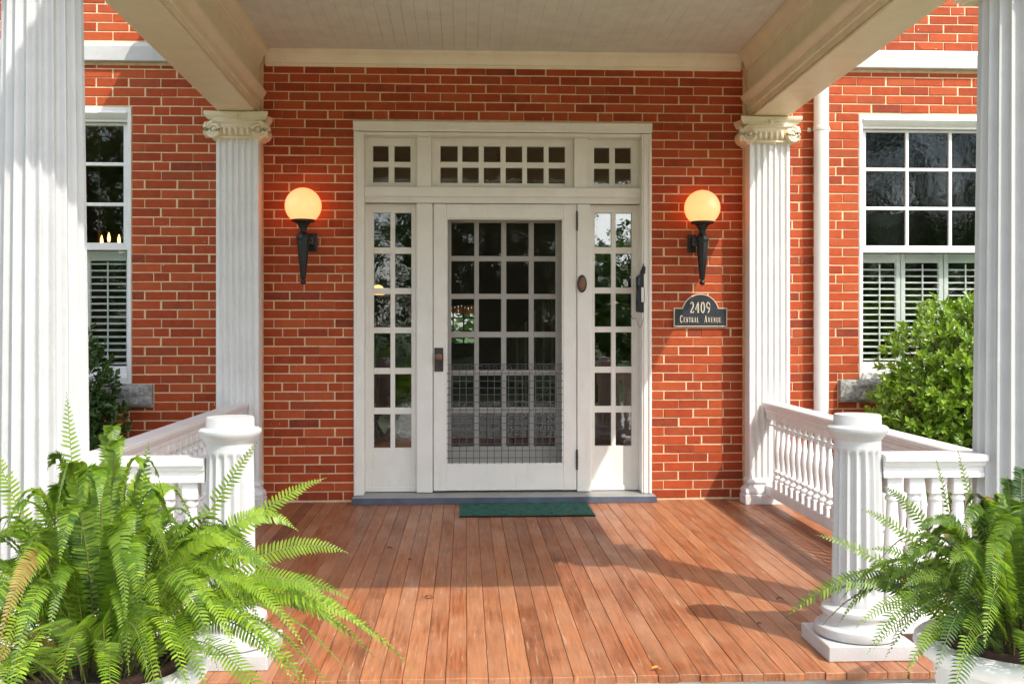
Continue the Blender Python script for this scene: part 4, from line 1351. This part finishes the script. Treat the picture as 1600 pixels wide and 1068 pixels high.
# ------------------------------------------------------------------ pedestals, urns and ferns
def cheek(label, x0, x1):
    t = thing('step_pedestal', label, 'pedestal', ((x0 + x1) / 2, -4.2, GZ), 'white pedestals beside the steps')
    MB().box(x0 + .03, x1 - .03, -4.95, -3.60, GZ, -.115, .006).build('body', 'cheek', t)
    MB().box(x0, x1, -5.0, -3.604, -.114, -.036, .018).build('cap', 'cheek', t)
cheek('white painted step pedestal under the left fern urn', -1.42, -.67)
cheek('white painted step pedestal under the right fern urn', 1.25, 2.0)

def urn(label, c, s):
    t = thing('garden_urn', label, 'urn', c, 'white urns flanking the steps')
    x, y, z = c
    k = s
    MB().box(x - .13 * k, x + .13 * k, y - .13 * k, y + .13 * k, z, z + .04, .004).lathe([(.12 * k, z + .04), (.115 * k, z + .055), (.07 * k, z + .075), (.06 * k, z + .10), (.075 * k, z + .12)], 32, (x, y, 0)).build('foot', 'urn', t, 40)
    MB().lathe([(.075 * k, z + .12), (.15 * k, z + .145), (.20 * k, z + .19), (.225 * k, z + .25), (.232 * k, z + .30), (.235 * k, z + .325)], 40, (x, y, 0)).build('bowl', 'urn', t, 60)
    MB().lathe([(.235 * k, z + .322), (.255 * k, z + .330), (.278 * k, z + .345), (.288 * k, z + .362), (.286 * k, z + .378), (.272 * k, z + .388), (.262 * k, z + .384), (.250 * k, z + .392), (.236 * k, z + .386), (.228 * k, z + .36), (.222 * k, z + .30)], 48, (x, y, 0), cap=False).build('rim', 'urn', t, 60)
    return t
UL = (-0.985, -4.46, -.035); UR = (1.60, -4.38, -.035)
urn('white round urn on the left pedestal holding the big bright fern', UL, 1.0)
urn('white round urn on the right pedestal holding the darker fern', UR, 1.0)

def frond(base, ctrl, tip, wid, rnd, roll=0.0):
    """an arching frond: rachis tube and two rows of narrow pinnae"""
    mb = MB()
    B, Cc, Tt = Vector(base), Vector(ctrl), Vector(tip)
    L = (Cc - B).length + (Tt - Cc).length
    L *= .88
    n = max(16, int(L / .0125))
    pts = []
    for i in range(n + 1):
        u = i / n
        p = B * (1 - u) ** 2 + Cc * (2 * u * (1 - u)) + Tt * u * u
        pts.append(p)
    wob = rnd.uniform(0, 6)
    twist = rnd.uniform(-.5, .5)
    side0 = None; roll_s = None
    for i in range(2, n + 1):
        u = i / n
        if u < .10: continue
        t = (pts[min(i + 1, n)] - pts[max(i - 1, 0)]).normalized()
        sd_ = t.cross(Vector((0, 0, 1)))
        if sd_.length < .15: sd_ = side0 or t.cross(Vector((0, 1, 0)))
        sd_.normalize()
        if side0 is not None and sd_.dot(side0) < 0: sd_ = -sd_
        side0 = sd_
        up = sd_.cross(t)
        if i == 2 or roll_s is None:
            roll_s = 1.0 if (-sd_).y * 1.0 < 0 else -1.0
        ang = roll * roll_s + twist * (u - .2) * 1.2
        s1 = sd_ * cos(ang) + up * sin(ang); u1 = up * cos(ang) - sd_ * sin(ang)
        prof = min(1, (.35 + u / .34) ** .9) * (1 - max(0, (u - .45) / .55) ** 2.8)
        prof = max(prof, .06)
        for s_ in (-1, 1):
            if rnd.random() < .015: continue
            l = wid * prof * rnd.uniform(.86, 1.08)
            d = (s1 * s_ + t * (.16 + .34 * u) + u1 * rnd.uniform(-.05, .22)).normalized()
            wv = .0040 * (.55 + .45 * prof)
            a = pts[i] + t * (0.003 if s_ > 0 else -.003)
            tl = (t - d * t.dot(d)).normalized()
            nn_ = d.cross(tl)
            dr = Vector((0, 0, -1)) * (.10 * l)
            m1 = a + d * (l * .30) + u1 * (.02 * l); m2 = a + d * (l * .72) + dr * .4; e = a + d * l + dr + t * (.08 * l)
            tw = tl * .88 + nn_ * .3 * s_
            mb.add([tuple(a - tw * wv * .7), tuple(a + tw * wv * .9), tuple(m1 - tw * wv), tuple(m1 + tw * wv * 1.1), tuple(m2 - tw * wv * .7), tuple(m2 + tw * wv * .9), tuple(e)],
                   [(0, 2, 3, 1), (2, 4, 5, 3), (4, 6, 5)])
    k = len(mb.f)
    step = max(1, n // 14)
    rp = [tuple(p) for p in pts[::step]]
    mb.tube(rp, [.0024 * (1 - .75 * i / len(rp)) for i in range(len(rp))], 4, False)
    return mb, k

def fern(label, c, rim_z, N, reach, height, mat, mat2, seed, heroes, wr, droop):
    rnd = random.Random(seed)
    t = thing('potted_fern', label, 'fern', (c[0], c[1], rim_z - .12))
    MB().lathe([(.15, rim_z - .2), (.20, rim_z + .0), (.215, rim_z + .005), (.215, rim_z + .03), (.2, rim_z + .03), (.19, rim_z - .01)], 32, (c[0], c[1], 0), cap=False).build('inner_pot', 'rustpot', t, 40)
    MB().lathe([(.195, rim_z - .02), (.1, rim_z + .0), (.0005, rim_z + .01)], 24, (c[0], c[1], 0), cap=False).build('soil', 'soil', t, 60)
    root = Vector((c[0], c[1], rim_z))
    def put(base, ctrl, tip, wid, m_=None, roll=0.0):
        mb, k = frond(base, ctrl, tip, wid, rnd, roll)
        off = tuple(Vector((c[0], c[1], rim_z - .12)))
        me = mb.mesh('frond', m_ or mat, None, off)
        me.materials.append(M['rachis'])
        mi = [0] * k + [1] * (len(mb.f) - k)
        me.polygons.foreach_set('material_index', mi)
        link('frond', me, t)
    for (tip, lift, wid) in heroes:
        wid *= .78
        tip = Vector(tip)
        hd = tip - root
        base = root + Vector((hd.x, hd.y, 0)).normalized() * rnd.uniform(.03, .12)
        ctrl = base * .45 + tip * .55 + Vector((0, 0, lift))
        put(base, ctrl, tip, wid, None, rnd.uniform(.65, 1.0))
    ga = 2.39996
    for i in range(N):
        a = i * ga + rnd.uniform(-.35, .35)
        q = min(1, max(0, (i + .5) / N + rnd.uniform(-.08, .08)))
        r = reach * (.10 + 1.0 * q ** .75) * rnd.uniform(.75, 1.15)
        peak = height * (1.0 - .72 * q) * rnd.uniform(.78, 1.12)
        zt = peak * (.95 - droop * q ** 1.3) * rnd.uniform(.75, 1.2) - .12 * q * rnd.random()
        d = Vector((cos(a), sin(a), 0)); sw = Vector((-sin(a), cos(a), 0)) * rnd.uniform(-.16, .16) * (r + .15)
        base = root + d * (.02 + .13 * q) + Vector((0, 0, -.02))
        tip = root + d * (r + .14 * q) + sw + Vector((0, 0, zt))
        ctrl = base * .55 + tip * .45
        ctrl.z = root.z + 2 * peak - .5 * zt
        if ctrl.z < tip.z - .05: ctrl.z = tip.z - .05
        m2 = rnd.random()
        put(base, ctrl, tip, rnd.uniform(*wr) * (.8 + .3 * min(1, r / reach)), mat2 if m2 < .28 else ('fern_old' if m2 < .33 else None), rnd.gauss(.25, .35))
    return t

HL = [((-1.11, -4.36, 1.07), .02, .052), ((-.985, -4.42, .93), .05, .050), ((-.425, -4.15, .80), .16, .046), ((-.345, -4.28, .605), .24, .050), ((-.255, -4.48, .43), .30, .046),
      ((-.315, -4.38, .49), .26, .050), ((-.385, -4.72, .375), .30, .052), ((-.615, -4.2, .92), .05, .046), ((-.905, -4.3, .925), .04, .046), ((-1.30, -4.4, .93), .10, .050),
      ((-.50, -4.2, .655), .34, .048), ((-.70, -4.98, .50), .26, .056), ((-.88, -5.0, .48), .26, .056), ((-.455, -4.72, .42), .28, .050), ((-.71, -4.86, .60), .30, .050), ((-.56, -4.62, .66), .2, .048),
      ((-.80, -4.95, .43), .32, .056), ((-1.05, -4.9, .52), .3, .054), ((-1.2, -4.35, .80), .16, .05), ((-.52, -4.45, .60), .26, .048), ((-.60, -4.85, .40), .34, .052), ((-.36, -4.5, .52), .28, .046)]
fern('large bright green fern with long arching fronds in the left urn', UL, .335, 120, .60, .52, 'fern', 'fern_dark', 11, HL, (.030, .046), .9)
HR = [((1.066, -4.2, .625), .10, .036), ((1.205, -4.2, .70), .14, .034), ((1.387, -4.3, .885), .04, .030), ((1.432, -4.35, .90), .05, .036), ((1.66, -4.2, .81), .06, .040), ((1.072, -4.5, .43), .22, .036),
      ((1.08, -4.6, .40), .24, .036), ((1.13, -4.7, .37), .26, .038), ((1.215, -4.78, .37), .30, .042), ((1.25, -4.68, .64), .26, .046), ((1.33, -4.75, .60), .30, .046), ((1.19, -4.3, .60), .16, .036),
      ((1.29, -4.78, .46), .34, .046), ((1.56, -4.5, .76), .14, .042), ((1.30, -4.15, .76), .14, .036), ((1.18, -4.55, .55), .2, .038), ((1.45, -4.85, .52), .3, .05), ((1.6, -4.9, .5), .3, .05)]
fern('darker green fern with thin spreading fronds in the right urn', UR, .335, 105, .54, .42, 'fern_dark', 'shrub_dark', 23, HR, (.026, .042), .75)

# ------------------------------------------------------------------ fallen leaves on the boards
def dead(label, x, y, L, mat, a):
    rnd = random.Random(int(x * 1000))
    mb = MB()
    n = 7; vs = []; fs = []
    for i in range(n):
        u = i / (n - 1)
        wv = L * .24 * sin(pi * min(1, u * .98 + .02)) ** .8
        zc = .004 + .006 * sin(pi * u) + .003 * rnd.random()
        for s_ in (-1, 0, 1):
            px, py = L * (u - .5), s_ * wv
            vs.append((x + px * cos(a) - py * sin(a), y + px * sin(a) + py * cos(a), zc + (.006 if s_ else 0) * rnd.uniform(.5, 1.2)))
    for i in range(n - 1):
        for k in (0, 1): fs.append((3 * i + k, 3 * i + k + 1, 3 * i + 4 + k, 3 * i + 3 + k))
    mb.add(vs, fs).tube([(x + L * .5 * cos(a), y + L * .5 * sin(a), .006), (x + L * .75 * cos(a), y + L * .75 * sin(a), .008)], .001, 4)
    o = mb.build('fallen_leaf', mat)
    tag(o, label, 'leaf', 'fallen leaves on the deck')
dead('small brown leaf in the shaded boards nearest the left newel post', -.426, -1.48, .034, 'deadleaf', .4)
dead('small brown leaf just behind the shade edge on the left boards', -.297, -1.767, .03, 'deadleaf', 1.2)
dead('curled brown leaf in the sun just beyond the tip of a left fern frond', -.168, -2.527, .045, 'deadleaf', 2.7)
dead('bright orange leaf at the front edge of the deck', .695, -3.553, .032, 'orangeleaf', .2)
dead('brown leaf in the newel post shadow right of centre', 1.234, -3.019, .036, 'deadleaf', .9)
dead('brown leaf on the boards between column shadow and railing shadow', 1.441, -2.629, .034, 'deadleaf', .3)

# ------------------------------------------------------------------ far trees across the lawn (they show in the window glass)
rnd = random.Random(5)
mb = MB()
def crown(cx, cy, R, h, z0, n, ls):
    for k in range(n):
        d = Vector((rnd.gauss(0, 1), rnd.gauss(0, 1), rnd.gauss(0, 1))).normalized()
        rr = rnd.uniform(.55, 1.0) * (1 + .25 * noise.noise(d * 2.3 + Vector((cx, cy, 0))))
        p = Vector((cx + d.x * R * rr, cy + d.y * R * rr, z0 + h * .5 + d.z * h * .5 * rr))
        if p.z < GZ: continue
        q = Vector((rnd.gauss(0, 1), rnd.gauss(0, 1), rnd.gauss(0, .6))).normalized()
        leaf5(mb, p, q, Vector((rnd.gauss(0, .6), rnd.gauss(0, .6), 1)).normalized(), ls * rnd.uniform(.6, 1.3), ls * .35)
for i in range(26):
    x = -60 + i * 4.6 + rnd.uniform(-1, 1)
    hh = 13 if x < 2 else 7.0
    if 22 < x: hh = 11
    crown(x, -48 + rnd.uniform(-4, 4), rnd.uniform(3.6, 5), hh * rnd.uniform(.8, 1.15), GZ - 1.0, 1100, .8)
for i in range(14):
    crown(-45 + i * 7, 62 + rnd.uniform(-3, 3), 5, 9, GZ - 1.5, 380, .9)
crown(-10.5, -22, 5.0, 10, .6, 3600, .45)
crown(13.0, -21, 5.4, 13.5, -1.6, 6500, .40)
crown(.7, -24, 3.1, 9, -.2, 3800, .45)
t_ = mb.build('treeline', 'tree')
kind(t_, 'stuff'); t_['label'] = 'far off wood along the edge of the lawn'
tk = MB()
for (x, y) in ((-10.5, -22), (13.0, -21), (.7, -24)):
    tk.tube([(x, y, GZ), (x + .1, y, 2.0), (x - .2, y + .2, 6)], [.4, .3, .15], 8)
kind(tk.build('tree_trunks', 'bark'), 'stuff')
